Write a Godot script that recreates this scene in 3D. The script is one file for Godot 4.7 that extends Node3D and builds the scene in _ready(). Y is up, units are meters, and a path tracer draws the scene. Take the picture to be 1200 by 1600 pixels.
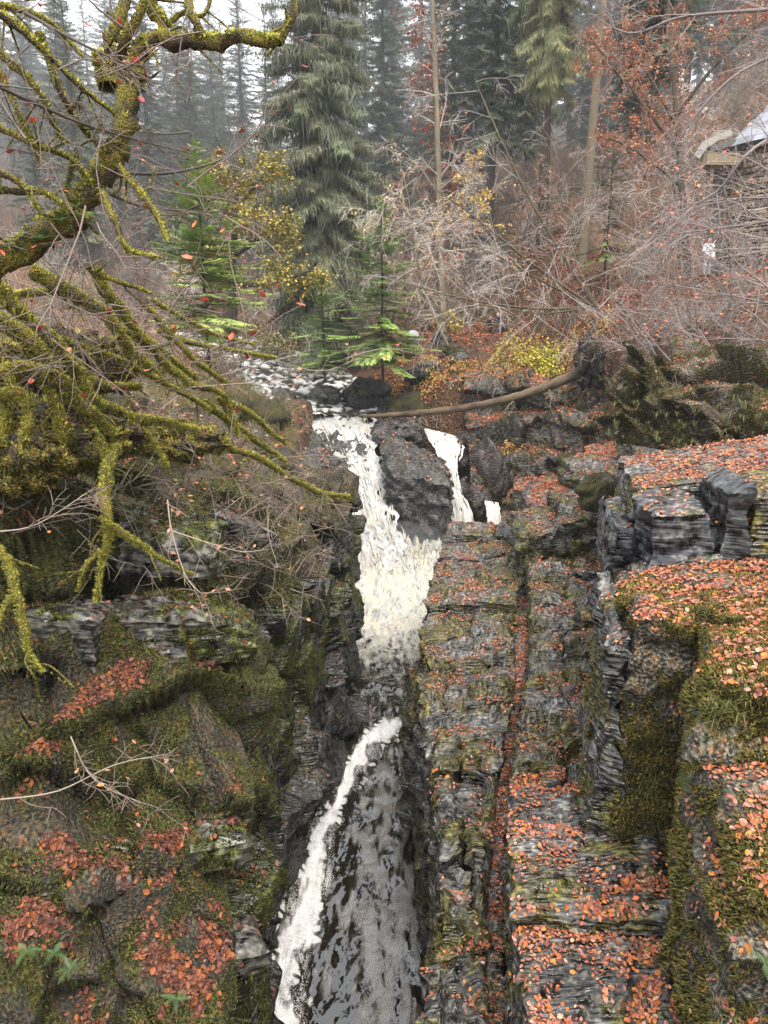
extends Node3D
# A wooded river gorge in autumn: a waterfall at its head, jointed slate ledges on one side, a mossy cliff on the other.

var rng := RandomNumberGenerator.new()
var nz := FastNoiseLite.new()     # smooth noise, one octave
var nf := FastNoiseLite.new()     # fractal noise
var nc := FastNoiseLite.new()     # cell values, for blocky fracture
var ne := FastNoiseLite.new()     # cell edges, for cracks
var names := {}
var M := {}                       # materials
var S := {}                       # shared small meshes

# ---------------------------------------------------------------- helpers
class Geo:
	var v := PackedVector3Array()
	var n := PackedVector3Array()
	var c := PackedColorArray()
	var uv := PackedVector2Array()
	var i := PackedInt32Array()
	func mesh() -> ArrayMesh:
		var a := []
		a.resize(Mesh.ARRAY_MAX)
		a[Mesh.ARRAY_VERTEX] = v
		if n.size() == v.size(): a[Mesh.ARRAY_NORMAL] = n
		if c.size() == v.size(): a[Mesh.ARRAY_COLOR] = c
		if uv.size() == v.size(): a[Mesh.ARRAY_TEX_UV] = uv
		a[Mesh.ARRAY_INDEX] = i
		var m := ArrayMesh.new()
		m.add_surface_from_arrays(Mesh.PRIMITIVE_TRIANGLES, a)
		return m
	func tri(a: Vector3, b: Vector3, d: Vector3, col: Color, up = null) -> void:
		var k := v.size()
		var nn := (d - a).cross(b - a).normalized() if up == null else (up as Vector3)
		if up != null and (d - a).cross(b - a).dot(nn) < 0.0:
			var sw := b
			b = d
			d = sw
		v.append(a); v.append(b); v.append(d)
		n.append(nn); n.append(nn); n.append(nn)
		c.append(col); c.append(col); c.append(col)
		i.append(k); i.append(k + 1); i.append(k + 2)
	func quad(a: Vector3, b: Vector3, d: Vector3, e: Vector3, col: Color) -> void:   # a b d e clockwise seen from the front
		var k := v.size()
		var nn := (e - a).cross(b - a).normalized()
		for q in [a, b, d, e]:
			v.append(q); n.append(nn); c.append(col)
		for q in [0, 1, 2, 0, 2, 3]: i.append(k + q)
	func box(at: Vector3, size: Vector3, col: Color, turn := Basis()) -> void:
		var h := size * 0.5
		for ax in 3:
			for sg in [-1.0, 1.0]:
				var d := Vector3.ZERO; d[ax] = sg
				var e := Vector3.ZERO; e[(ax + 1) % 3] = 1.0
				var g := d.cross(e)
				var cc := d * h
				var ee := e * h
				var gg := g * h
				quad(at + turn * (cc - ee - gg), at + turn * (cc - ee + gg), at + turn * (cc + ee + gg), at + turn * (cc + ee - gg), col)

class Inst:
	var b := PackedFloat32Array()
	func put(x: Vector3, y: Vector3, z: Vector3, o: Vector3, c: Color) -> void:
		b.append_array(PackedFloat32Array([x.x, y.x, z.x, o.x, x.y, y.y, z.y, o.y, x.z, y.z, z.z, o.z, c.r, c.g, c.b, 1.0]))

func numbered(called: String) -> String:
	var k: int = names.get(called, 0)
	names[called] = k + 1
	return called if k == 0 else "%s_%03d" % [called, k]

func meta(o: Node, label := "", category := "", group := "", kind := "") -> void:
	if label: o.set_meta("label", label)
	if category: o.set_meta("category", category)
	if group: o.set_meta("group", group)
	if kind: o.set_meta("kind", kind)

func thing(called: String, label: String, category: String, at := Vector3.ZERO, group := "", kind := "") -> Node3D:
	var o := Node3D.new()
	o.name = numbered(called)
	add_child(o)
	o.position = at
	meta(o, label, category, group, kind)
	return o

func obj(called: String, mesh: Mesh, mat: Material, parent: Node = null) -> MeshInstance3D:
	var o := MeshInstance3D.new()
	o.name = called if parent else numbered(called)
	o.mesh = mesh
	o.material_override = mat
	(parent if parent else self).add_child(o, true)
	return o

func many(called: String, mesh: Mesh, mat: Material, inst: Inst, parent: Node = null, stuff := true) -> MultiMeshInstance3D:
	var mm := MultiMesh.new()
	mm.transform_format = MultiMesh.TRANSFORM_3D
	mm.use_colors = true
	mm.mesh = mesh
	mm.instance_count = inst.b.size() / 16
	if mm.instance_count: mm.buffer = inst.b
	var o := MultiMeshInstance3D.new()
	o.name = called if parent else numbered(called)
	o.multimesh = mm
	o.material_override = mat
	(parent if parent else self).add_child(o, true)
	if stuff: o.set_meta("kind", "stuff")
	return o

func tab(xs: Array, ys: Array, x: float) -> float:      # a smooth table
	if x <= xs[0]: return ys[0]
	for k in xs.size() - 1:
		if x <= xs[k + 1]:
			var q: float = (x - xs[k]) / (xs[k + 1] - xs[k])
			return lerpf(ys[k], ys[k + 1], q)
	return ys[-1]

func st(a: float, b: float, x: float) -> float:
	return smoothstep(a, b, x)

func h1(a: float) -> float:
	return fposmod(sin(a * 12.9898 + 4.1) * 43758.5453, 1.0)

func rnd(a: float, b: float) -> float: return rng.randf_range(a, b)
func rdir() -> Vector3: return Vector3(rng.randfn(), rng.randfn(), rng.randfn()).normalized()
func lin(r: float, g: float, b: float) -> Color: return Color(r, g, b).srgb_to_linear()
func jit(c: Color, k: float) -> Color:
	var q := 1.0 + rnd(-k, k)
	return Color(c.r * q * (1.0 + rnd(-k, k) * 0.3), c.g * q, c.b * q * (1.0 + rnd(-k, k) * 0.3))

func frame_of(y: Vector3) -> Basis:     # an upright basis round y
	var a := Vector3.RIGHT if absf(y.y) > 0.9 else Vector3.UP
	var x := a.cross(y).normalized()
	return Basis(x, y, x.cross(y))

# ---------------------------------------------------------------- tubes
func tube(g: Geo, pts: Array, r0: float, r1: float, sides: int, col: Color, rough := 0.0, col2 = null) -> void:
	var k := g.v.size()
	var m := pts.size()
	var x := Vector3.ZERO
	for a in m:
		var dir: Vector3 = (pts[mini(a + 1, m - 1)] - pts[maxi(a - 1, 0)]).normalized()
		if a == 0: x = frame_of(dir).x
		else: x = (x - dir * x.dot(dir)).normalized()
		var y := dir.cross(x)
		var q := float(a) / (m - 1)
		var r := lerpf(r0, r1, q) * (1.0 if q < 0.85 else lerpf(1.0, 0.45, (q - 0.85) / 0.15))
		for s in sides:
			var an := TAU * s / sides
			var nn := x * cos(an) + y * sin(an)
			var rr := r
			var pp: Vector3 = pts[a]
			if rough > 0.0: rr *= 1.0 + rough * (nz.get_noise_3dv((pp + nn * r) * 5.0) + 0.6 * nz.get_noise_3dv((pp + nn * r) * 14.0))
			g.v.append(pp + nn * rr)
			g.n.append(nn)
			g.c.append(col if col2 == null else col.lerp(col2, st(-0.15, 0.25, nf.get_noise_3dv(pp * 2.3 + nn * 0.35) + 0.12)))
	for a in m - 1:
		for s in sides:
			var p0 := k + a * sides + s
			var p1 := k + a * sides + (s + 1) % sides
			g.i.append_array(PackedInt32Array([p0, p0 + sides, p1, p1, p0 + sides, p1 + sides]))

func smooth(pts: Array, per := 5) -> Array:       # Catmull-Rom through the points
	var out := []
	var m := pts.size()
	for a in m - 1:
		var p0: Vector3 = pts[maxi(a - 1, 0)]
		var p1: Vector3 = pts[a]
		var p2: Vector3 = pts[a + 1]
		var p3: Vector3 = pts[mini(a + 2, m - 1)]
		for q in per: out.append(p1.cubic_interpolate(p2, p0, p3, float(q) / per))
	out.append(pts[-1])
	return out

# A bough that forks on: L length, kids per level; droop bends it down (or up, if negative). Tips are gathered for leaves.
func bough(g: Geo, at: Vector3, dir: Vector3, L: float, r: float, level: int, o: Dictionary, tips: Array) -> void:
	var segs: int = 5 if level > 0 else 3
	var pts := [at]
	var p := at
	var d := dir
	for s in segs:
		d = (d + rdir() * o.get("wild", 0.18) + Vector3.DOWN * o.get("droop", 0.0) * (1.0 if level < 2 else 0.4)).normalized()
		p += d * L / segs
		pts.append(p)
	tube(g, pts, r, maxf(r * 0.35, o.get("rmin", 0.004)), 3 if level < 2 else 5, jit(o.col, 0.2))
	if level == 0:
		tips.append([p, d])
		tips.append([pts[1], d])
		return
	var kids: int = o.kids[level]
	for k in kids:
		var q := rnd(0.15, 1.0)
		var f := q * segs
		var a := mini(int(f), segs - 1)
		var from: Vector3 = pts[a].lerp(pts[a + 1], f - a)
		var ax: Vector3 = (pts[a + 1] - pts[a]).normalized()
		var side: Vector3 = (rdir() - ax * 0.3 + Vector3.UP * o.get("lift", 0.0)).normalized()
		var nd: Vector3 = (ax * o.get("along", 0.75) + side).normalized()
		bough(g, from, nd, L * rnd(0.35, 0.65) * (1.15 - 0.5 * q), maxf(r * 0.5, o.get("rmin", 0.004)), level - 1, o, tips)

# ---------------------------------------------------------------- textures
func noise_img(size: int, freq: float, oct: int, seed_: int, type := FastNoiseLite.TYPE_SIMPLEX_SMOOTH, ret := 1, stretch := Vector2.ONE) -> PackedByteArray:
	var n := FastNoiseLite.new()
	n.seed = seed_; n.noise_type = type; n.frequency = freq
	n.fractal_type = FastNoiseLite.FRACTAL_FBM if oct > 1 else FastNoiseLite.FRACTAL_NONE
	n.fractal_octaves = oct
	n.cellular_return_type = ret
	var im := n.get_seamless_image(int(size * stretch.x), int(size * stretch.y), false, false, 0.1)
	im.resize(size, size, Image.INTERPOLATE_BILINEAR)
	im.convert(Image.FORMAT_L8)
	return im.get_data()

func tex(size: int, f: Callable, gray := false) -> ImageTexture:
	var d := PackedByteArray()
	if gray:
		d.resize(size * size)
		for k in size * size: d[k] = clampi(int(f.call(k) * 255.0), 0, 255)
		return ImageTexture.create_from_image(Image.create_from_data(size, size, false, Image.FORMAT_L8, d))
	d.resize(size * size * 3)
	for k in size * size:
		var c: Color = f.call(k)
		d[k * 3] = clampi(int(c.r * 255.0), 0, 255)
		d[k * 3 + 1] = clampi(int(c.g * 255.0), 0, 255)
		d[k * 3 + 2] = clampi(int(c.b * 255.0), 0, 255)
	return ImageTexture.create_from_image(Image.create_from_data(size, size, false, Image.FORMAT_RGB8, d))

func mat(called: String, col: Color, rough: float, vc := true) -> StandardMaterial3D:
	var m := StandardMaterial3D.new()
	m.resource_name = called
	m.albedo_color = col
	m.roughness = rough
	m.vertex_color_use_as_albedo = vc
	M[called] = m
	return m

func triplanar(m: StandardMaterial3D, scale: Vector3, albedo: Texture2D, height: Texture2D, depth: float, roughness: Texture2D = null) -> void:
	m.uv1_triplanar = true
	m.uv1_world_triplanar = true
	m.uv1_scale = scale
	m.uv1_triplanar_sharpness = 4.0
	m.albedo_texture = albedo
	if height:
		m.heightmap_enabled = true
		m.heightmap_texture = height
		m.heightmap_scale = depth
	if roughness: m.roughness_texture = roughness

func materials() -> void:
	var z := 512
	var a := noise_img(z, 0.02, 5, 3)
	var b := noise_img(z, 0.035, 3, 8, FastNoiseLite.TYPE_SIMPLEX_SMOOTH, 1, Vector2(0.25, 2.0))   # bedding streaks
	var c := noise_img(z, 0.045, 3, 12)
	var e := noise_img(z, 0.03, 1, 5, FastNoiseLite.TYPE_CELLULAR, FastNoiseLite.RETURN_DISTANCE2_SUB)
	var rock_col := tex(z, func(k):
		var s: float = b[k] / 255.0
		var w: float = clampf(0.52 + 0.6 * (s - 0.5) + 0.7 * (c[k] / 255.0 - 0.5) + 0.7 * (a[k] / 255.0 - 0.5), 0.12, 0.95)
		var l: float = st(0.66, 0.72, a[k] / 255.0 * 0.55 + c[k] / 255.0 * 0.45)          # pale lichen crust
		var rust: float = st(0.6, 0.75, e[k] / 255.0 * 0.4 + (1.0 - a[k] / 255.0) * 0.6)
		return Color(w, w, w).lerp(Color(w * 1.0, w * 0.86, w * 0.68), rust * 0.7).lerp(Color(1, 1.0, 0.93), l * 0.8))
	var rock_h := tex(z, func(k): return 0.55 * b[k] / 255.0 + 0.35 * a[k] / 255.0 + 0.1 * c[k] / 255.0, true)
	var rock_r := tex(z, func(k): return 0.16 + 0.55 * st(0.3, 0.7, a[k] / 255.0), true)
	var m := mat("slate", Color.WHITE, 1.0)
	triplanar(m, Vector3(0.42, 0.42, 0.42), rock_col, rock_h, 9.0, rock_r)
	m = mat("smooth_slate", Color.WHITE, 1.0)
	triplanar(m, Vector3(0.3, 0.3, 0.3), rock_col, rock_h, 4.0, rock_r)
	var moss_col := tex(z, func(k):
		var w: float = clampf(0.62 + 1.2 * (c[k] / 255.0 - 0.5) + 0.5 * (a[k] / 255.0 - 0.5), 0.15, 1.0)
		return Color(w, w, w * 0.9).lerp(Color(w * 1.0, w * 0.8, w * 0.6), st(0.5, 0.7, a[k] / 255.0)))
	var moss_h := tex(z, func(k): return 0.6 * c[k] / 255.0 + 0.4 * e[k] / 255.0, true)
	m = mat("moss_rock", Color.WHITE, 0.95)
	triplanar(m, Vector3(0.8, 0.8, 0.8), moss_col, moss_h, 10.0)
	m = mat("soil", Color.WHITE, 0.95)
	triplanar(m, Vector3(0.3, 0.3, 0.3), moss_col, moss_h, 8.0)
	var bark_col := tex(z, func(k):
		var w: float = 0.4 + 0.6 * b[k] / 255.0
		return Color(w, w, w))
	m = mat("bark", Color.WHITE, 0.9)
	triplanar(m, Vector3(1.2, 1.2, 1.2), moss_col, moss_h, 2.0)
	mat("twig", Color.WHITE, 0.8)
	m = mat("moss_bark", Color.WHITE, 0.95)
	triplanar(m, Vector3(2.0, 2.0, 2.0), moss_col, moss_h, 3.0)
	m = mat("leaf", Color.WHITE, 0.5)
	m.backlight_enabled = true
	m.backlight = Color(0.35, 0.35, 0.35)
	m = mat("litter_leaf", Color.WHITE, 0.55)
	m.metallic_specular = 0.3
	m = mat("needle", Color.WHITE, 0.65)
	m.backlight_enabled = true
	m.backlight = Color(0.3, 0.3, 0.3)
	m = mat("tuft", Color.WHITE, 0.9)
	m.backlight_enabled = true
	m.backlight = Color(0.2, 0.2, 0.2)
	m = mat("stone", Color.WHITE, 0.85)
	triplanar(m, Vector3(0.8, 0.8, 0.8), rock_col, rock_h, 2.0)
	mat("cloth", Color.WHITE, 0.9)
	mat("wood", Color.WHITE, 0.8)
	m = mat("white_water", Color.WHITE, 0.5)
	m.subsurf_scatter_enabled = false

func shared_meshes() -> void:
	# a curled beech leaf, about one unit long
	var g := Geo.new()
	var w := [0.0, 0.24, 0.32, 0.22, 0.0]
	var ly := [-0.5, -0.25, 0.0, 0.28, 0.5]
	var cu := [0.06, 0.0, 0.0, 0.03, 0.14]
	for k in 4:
		var m0 := Vector3(0, cu[k], ly[k])
		var m1 := Vector3(0, cu[k + 1], ly[k + 1])
		for s in [-1.0, 1.0]:
			var e0 := Vector3(s * w[k], cu[k] + w[k] * 0.35, ly[k])
			var e1 := Vector3(s * w[k + 1], cu[k + 1] + w[k + 1] * 0.35, ly[k + 1])
			if s > 0:
				if w[k] > 0: g.tri(m0, e0, e1, Color.WHITE)
				g.tri(m0, e1, m1, Color.WHITE)
			else:
				if w[k] > 0: g.tri(m0, e1, e0, Color.WHITE)
				g.tri(m0, m1, e1, Color.WHITE)
	S.leaf = g.mesh()
	# a moss tuft: short leaning blades
	g = Geo.new()
	for k in 9:
		var an := rnd(0, TAU)
		var o := Vector3(cos(an), 0, sin(an))
		var t := Vector3(-o.z, 0, o.x)
		var root := o * rnd(0.0, 0.45)
		var tip := root + o * rnd(0.1, 0.5) + Vector3.UP * rnd(0.35, 0.8)
		var cc := Color.WHITE * rnd(0.7, 1.25)
		g.tri(root - t * 0.14, tip, root + t * 0.14, cc, (Vector3.UP + o * 0.6).normalized())
	S.tuft = g.mesh()
	# a conifer bough of unit length along +z: side twigs that hang a little, fringed with needles
	for kind in 3:
		g = Geo.new()
		var n := 13
		for k in n:
			var q := (k + 0.6) / n
			var pz := q
			var py := -0.10 * q * q + (0.10 * q * q * q)
			for s in [-1.0, 1.0]:
				var len := 0.42 * (1.0 - q * 0.7) * rnd(0.5, 1.3)
				var a0 := Vector3(0, py, pz + rnd(-0.03, 0.03))
				var hang: float = [0.10, 0.75, 0.35][kind]
				var a1 := a0 + Vector3(s * len * 0.75, -len * hang, len * 0.55)
				var mid := a0.lerp(a1, 0.55) + Vector3(0, 0.02, 0)
				var wd: float = [0.035, 0.022, 0.03][kind]
				var side := Vector3(-(a1 - a0).z, 0, (a1 - a0).x).normalized() * wd
				var cc := Color.WHITE * rnd(0.7, 1.2)
				g.tri(a0 - side * 0.5, mid - side, mid + side, cc, Vector3(0, 1, 0.2).normalized())
				g.tri(mid - side, a1, mid + side, cc, Vector3(0, 1, -0.2).normalized())
				for f in 3:
					var b0 := a0.lerp(a1, 0.25 + 0.25 * f)
					var sd := side.normalized() * (1.0 if f % 2 == 0 else -1.0)
					var b1 := b0 + (sd * 0.6 + (a1 - a0).normalized()).normalized() * len * 0.38 + Vector3(0, -0.25 * hang * len - 0.01, 0)
					var e := (a1 - a0).normalized() * 0.022
					g.tri(b0 - e, b1, b0 + e, cc * rnd(0.8, 1.2), Vector3.UP)
		g.tri(Vector3(-0.02, 0, 0), Vector3(0, 0, 1.0), Vector3(0.02, 0, 0), Color(0.6, 0.5, 0.4))
		S["bough%d" % kind] = g.mesh()
	# hanging lichen and weeping sprays: strands below a twig of unit length
	g = Geo.new()
	for k in 64:
		var a := Vector3(rnd(-0.2, 0.2), rnd(-0.05, 0.05), rnd(0.05, 1.0))
		var len := rnd(0.15, 0.9)
		var b := a + Vector3(rnd(-0.08, 0.08), -len, rnd(-0.08, 0.1))
		var e := Vector3(rnd(-1, 1), 0, rnd(-1, 1)).normalized() * rnd(0.003, 0.009)
		var m := a.lerp(b, 0.4) + Vector3(rnd(-0.04, 0.04), 0, rnd(-0.04, 0.04))
		var cc := Color.WHITE * rnd(0.6, 1.25)
		g.tri(a - e * 0.4, m - e, m + e, cc)
		g.tri(m - e, b, m + e, cc)
	S.strands = g.mesh()
	# a spray of bare twigs, unit length along +z
	g = Geo.new()
	var tips := []
	for k in 3: bough(g, Vector3.ZERO, Vector3(rnd(-0.35, 0.35), rnd(-0.35, 0.35), 1).normalized(), 0.9, 0.012, 1, {"kids": [0, 9], "wild": 0.2, "rmin": 0.006, "col": Color.WHITE}, tips)
	S.spray = g.mesh()
	# a fern frond along +z
	g = Geo.new()
	for k in 12:
		var q := (k + 0.5) / 12.0
		var c0 := Vector3(0, 0.35 * q - 0.55 * q * q, q)
		for s in [-1.0, 1.0]:
			var len := 0.26 * sin(PI * (0.12 + q * 0.88))
			g.tri(c0 - Vector3(0, 0, 0.035), c0 + Vector3(s * len, -0.04, 0.06), c0 + Vector3(0, 0, 0.035), Color.WHITE * rnd(0.8, 1.2), Vector3.UP)
	S.frond = g.mesh()
	# a tuft of grass
	g = Geo.new()
	for k in 14:
		var an := rnd(0, TAU)
		var o := Vector3(cos(an), 0, sin(an))
		var t := Vector3(-o.z, 0, o.x) * 0.018
		var m := o * rnd(0.1, 0.3) + Vector3.UP * rnd(0.4, 0.6)
		var e := o * rnd(0.4, 0.8) + Vector3.UP * rnd(0.1, 0.7)
		g.tri(-t, m - t, m + t, Color.WHITE * rnd(0.7, 1.2))
		g.tri(m - t, e, m + t, Color.WHITE * rnd(0.7, 1.2))
	S.grass = g.mesh()


# ---------------------------------------------------------------- rock surfaces
# A grid of points becomes a surface with normals, rock, moss and lichen colours per vertex, and is strewn with leaves and moss tufts.
func grid(g: Geo, p: PackedVector3Array, nu: int, nv: int, out: Vector3, z: Dictionary) -> void:
	var k0 := g.v.size()
	var nn := PackedVector3Array()
	nn.resize(nu * nv)
	for j in nv:
		for i in nu:
			var du := p[j * nu + mini(i + 1, nu - 1)] - p[j * nu + maxi(i - 1, 0)]
			var dv := p[mini(j + 1, nv - 1) * nu + i] - p[maxi(j - 1, 0) * nu + i]
			nn[j * nu + i] = du.cross(dv).normalized()
	var sum := Vector3.ZERO
	for q in nn: sum += q
	var sg := 1.0 if sum.dot(out) >= 0.0 else -1.0
	g.v.append_array(p)
	var mossy := PackedFloat32Array()
	mossy.resize(nu * nv)
	var rock: Color = z.rock
	var rock2: Color = z.rock2
	var moss: Color = z.moss
	var moss2: Color = z.moss2
	var bias: float = z.bias
	var has_where: bool = z.has("where")
	for k in nu * nv:
		var n := nn[k] * sg
		nn[k] = n
		var q := p[k]
		var big := nf.get_noise_3dv(q * 0.55 + Vector3(7, 0, 0))
		var fine := nf.get_noise_3dv(q * 2.6)
		var m := big * 0.9 + fine * 0.55 + bias + n.y * float(z.up)
		if has_where: m += z.where.call(q, n)
		m = st(0.0, 0.22, m)
		mossy[k] = m
		var r := rock.lerp(rock2, st(-0.35, 0.45, nf.get_noise_3dv(Vector3(q.x, q.y * 3.0, q.z) * 0.9)))
		g.c.append(r.lerp(moss.lerp(moss2, st(-0.4, 0.4, fine * 1.3 + big * 0.4)), m))
	g.n.append_array(nn)
	for j in nv - 1:
		for i in nu - 1:
			var a := k0 + j * nu + i
			if sg > 0: g.i.append_array(PackedInt32Array([a, a + nu + 1, a + 1, a, a + nu, a + nu + 1]))
			else: g.i.append_array(PackedInt32Array([a, a + 1, a + nu + 1, a, a + nu + 1, a + nu]))
	strew(p, nn, mossy, nu, nv, z)

func strew(p: PackedVector3Array, nn: PackedVector3Array, mossy: PackedFloat32Array, nu: int, nv: int, z: Dictionary) -> void:
	var leaf: Inst = z.get("leaf")
	var tuft: Inst = z.get("tuft")
	var pal: Array = z.get("pal", [])
	var lsize: float = z.get("leaf_size", 0.07)
	var tsize: float = z.get("tuft_size", 0.05)
	for j in nv - 1:
		for i in nu - 1:
			var k := j * nu + i
			var e1 := p[k + 1] - p[k]
			var e2 := p[k + nu] - p[k]
			var area := e1.cross(e2).length()
			var n := nn[k]
			if leaf and n.y > 0.35:
				var q := p[k]
				var d: float = st(0.45, 0.85, n.y) * st(-0.25, 0.28, nf.get_noise_3dv(q * 1.1 + Vector3(0, 31, 0)) + float(z.get("leaf_bias", 0.0))) * float(z.leaf_d)
				if z.has("leaf_where"): d = z.leaf_where.call(q, n, d)
				elif j > 2 and j < nv - 4:           # leaves gather in the hollows and at the foot of each step
					var hollow := (p[k + 3 * nu].y + p[k - 3 * nu].y) * 0.5 - q.y
					d *= clampf(0.45 + hollow * 22.0, 0.12, 2.6)
				d *= area
				while d > 0.0:
					if rng.randf() < d: put_leaf(leaf, q + e1 * rng.randf() + e2 * rng.randf(), n, pal, lsize)
					d -= 1.0
			if tuft and mossy[k] > 0.3:
				var d: float = float(z.tuft_d) * area * mossy[k]
				while d > 0.0:
					if rng.randf() < d:
						var s := tsize * rnd(0.6, 1.6)
						var b := frame_of((n + Vector3.UP * 0.25 + rdir() * 0.3).normalized())
						var c: Color = (z.moss as Color).lerp(z.moss2, rng.randf()) * rnd(0.6, 1.8)
						if rng.randf() < 0.18: c = Color(c.r * 1.3, c.g * 0.9, c.b * 0.9)
						tuft.put(b.x * s, b.y * s, b.z * s, p[k] + e1 * rng.randf() + e2 * rng.randf() - n * s * 0.1, c)
					d -= 1.0

func put_leaf(leaf: Inst, at: Vector3, n: Vector3, pal: Array, size: float) -> void:
	var up := (n + rdir() * 0.38).normalized()
	var b := frame_of(up).rotated(up, rng.randf() * TAU)
	var s := size * (rnd(0.5, 1.25) if rng.randf() < 0.85 else rnd(1.25, 1.7))
	if rng.randf() < 0.3: b = Basis(b.x, -b.y, -b.z)
	leaf.put(b.x * s * rnd(0.8, 1.2), b.y * s * rnd(0.3, 2.4), b.z * s, at + n * rnd(0.006, 0.03), jit(pal[rng.randi() % pal.size()], 0.25))

# One joint-bounded block: plan corners (x, depth) in order round, its top's height at each, its foot, and how it is worn.
# Its sides step in and out along the bedding; its top is stepped in small treads.
func rock_block(called: String, parent: Node, cs: Array, top: Array, foot: float, z: Dictionary, step := 0.0, worn := 0.06, amp := 0.06, tread := 0.26) -> MeshInstance3D:
	var g := Geo.new()
	var c0 := Vector2(0, 0)
	for q in cs: c0 += q * 0.25
	var dist := Vector3(c0.x, top[0] - 12.0, c0.y).length()
	if step <= 0.0: step = clampf(dist * 0.0062, 0.04, 0.3)
	var lu := maxf(cs[0].distance_to(cs[1]), cs[3].distance_to(cs[2]))
	var lv := maxf(cs[0].distance_to(cs[3]), cs[1].distance_to(cs[2]))
	var hh: float = maxf(maxf(top[0], top[1]), maxf(top[2], top[3])) - foot
	var nu := clampi(int(lu / step) + 2, 4, 90)
	var nv := clampi(int(lv / step) + 2, 4, 90)
	var nh := clampi(int(hh / step) + 2, 4, 110)
	var ph := rng.randf() * 50.0
	var sp := rnd(0.4, 0.95)          # spacing of the treads
	var skew := rnd(-0.35, 0.35)
	var ctr := Vector3(c0.x, (top[0] + foot) * 0.5, -c0.y)
	var place := func(a: float, b: float, h: float) -> Vector3:
		var pl: Vector2 = cs[0].lerp(cs[1], a).lerp(cs[3].lerp(cs[2], a), b)
		var ty: float = lerpf(lerpf(top[0], top[1], a), lerpf(top[3], top[2], a), b)
		var da: float = minf(a, 1.0 - a) * lu
		var db: float = minf(b, 1.0 - b) * lv
		var ed := minf(da, db)
		if ed < worn: ty -= worn * 0.8 * pow(1.0 - ed / worn, 2.0)
		var q := (pl.y + pl.x * skew) / sp + nf.get_noise_3d(pl.x * 0.7, ph, pl.y * 0.5) * 1.5
		var fr := q - floorf(q)
		ty += tread * (h1(floorf(q) + ph) - 0.5 - (fr - 0.5) * 0.9) * st(-0.1, 0.12, ed)
		var p := Vector3(pl.x, lerpf(foot, ty, h), -pl.y)
		# outward, continuous round the edges
		var o := Vector3(pow(2 * a - 1, 3), pow(h, 4.0) * 0.9, 0)
		var eu: Vector2 = (cs[1] - cs[0]).normalized()
		var ev: Vector2 = (cs[3] - cs[0]).normalized()
		var kb := pow(2 * b - 1, 3)
		var od := Vector3(eu.x * o.x + ev.x * kb, 0, -(eu.y * o.x + ev.y * kb))
		# bedding dips gently; each bed has its own outset
		var by := p.y + p.x * 0.10 + p.z * 0.06 + nz.get_noise_3dv(p * 0.7) * 0.14
		var bed := (by + 0.16 * nz.get_noise_2d(by * 1.4, ph)) / 0.13
		var bf := floorf(bed)
		var so := lerpf(pow(h1(bf + ph) * 2.0 - 1.0, 3.0), pow(h1(bf + 1.0 + ph) * 2.0 - 1.0, 3.0), st(0.75, 1.0, bed - bf)) * 0.75
		var d := so * 1.1 + nf.get_noise_3dv(p * 1.6 + Vector3(ph, 0, 0)) * 1.5 + nc.get_noise_3dv(Vector3(p.x, p.y * 1.6, p.z) * 1.9) * 0.6
		p += od * d * amp
		p.y += (nf.get_noise_3dv(p * 2.2 + Vector3(0, ph, 0)) * 0.7 + nf.get_noise_3dv(p * 7.0) * 0.12) * amp * h
		return p
	var pts := PackedVector3Array()
	for j in nv:
		for i in nu: pts.append(place.call(float(i) / (nu - 1), float(j) / (nv - 1), 1.0))
	grid(g, pts, nu, nv, Vector3.UP, z)
	var zs := z.duplicate()
	for side in 4:
		var m := nu if side % 2 == 0 else nv
		pts = PackedVector3Array()
		for j in nh:
			var hq := float(j) / (nh - 1)
			for i in m:
				var q := float(i) / (m - 1)
				match side:
					0: pts.append(place.call(q, 0.0, hq))
					1: pts.append(place.call(1.0, q, hq))
					2: pts.append(place.call(1.0 - q, 1.0, hq))
					3: pts.append(place.call(0.0, 1.0 - q, hq))
		var mid := pts[pts.size() / 2]
		grid(g, pts, m, nh, Vector3(mid.x - ctr.x, 0, mid.z - ctr.z), zs)
	var o := obj(called, g.mesh(), z.mat, parent)
	return o

func rect(x0: float, d0: float, x1: float, d1: float) -> Array:
	return [Vector2(x0, d0), Vector2(x1, d0), Vector2(x1, d1), Vector2(x0, d1)]

# A round-worn boulder
func boulder_mesh(g: Geo, at: Vector3, r: Vector3, z: Dictionary, rough := 0.25, m := 26) -> void:
	var pts := PackedVector3Array()
	var ph := rdir() * 20.0
	for j in m:
		var la := -0.5 * PI + PI * j / (m - 1)
		for i in m * 2:
			var lo := TAU * i / (m * 2 - 1)
			var d := Vector3(cos(la) * cos(lo), sin(la), cos(la) * sin(lo))
			var q := 1.0 + rough * (nc.get_noise_3dv(d * 1.3 + ph) * 0.6 + nf.get_noise_3dv(d * 1.4 + ph))
			pts.append(at + d * r * q)
	grid(g, pts, m * 2, m, Vector3.ZERO, z)   # turned outward below

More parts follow.
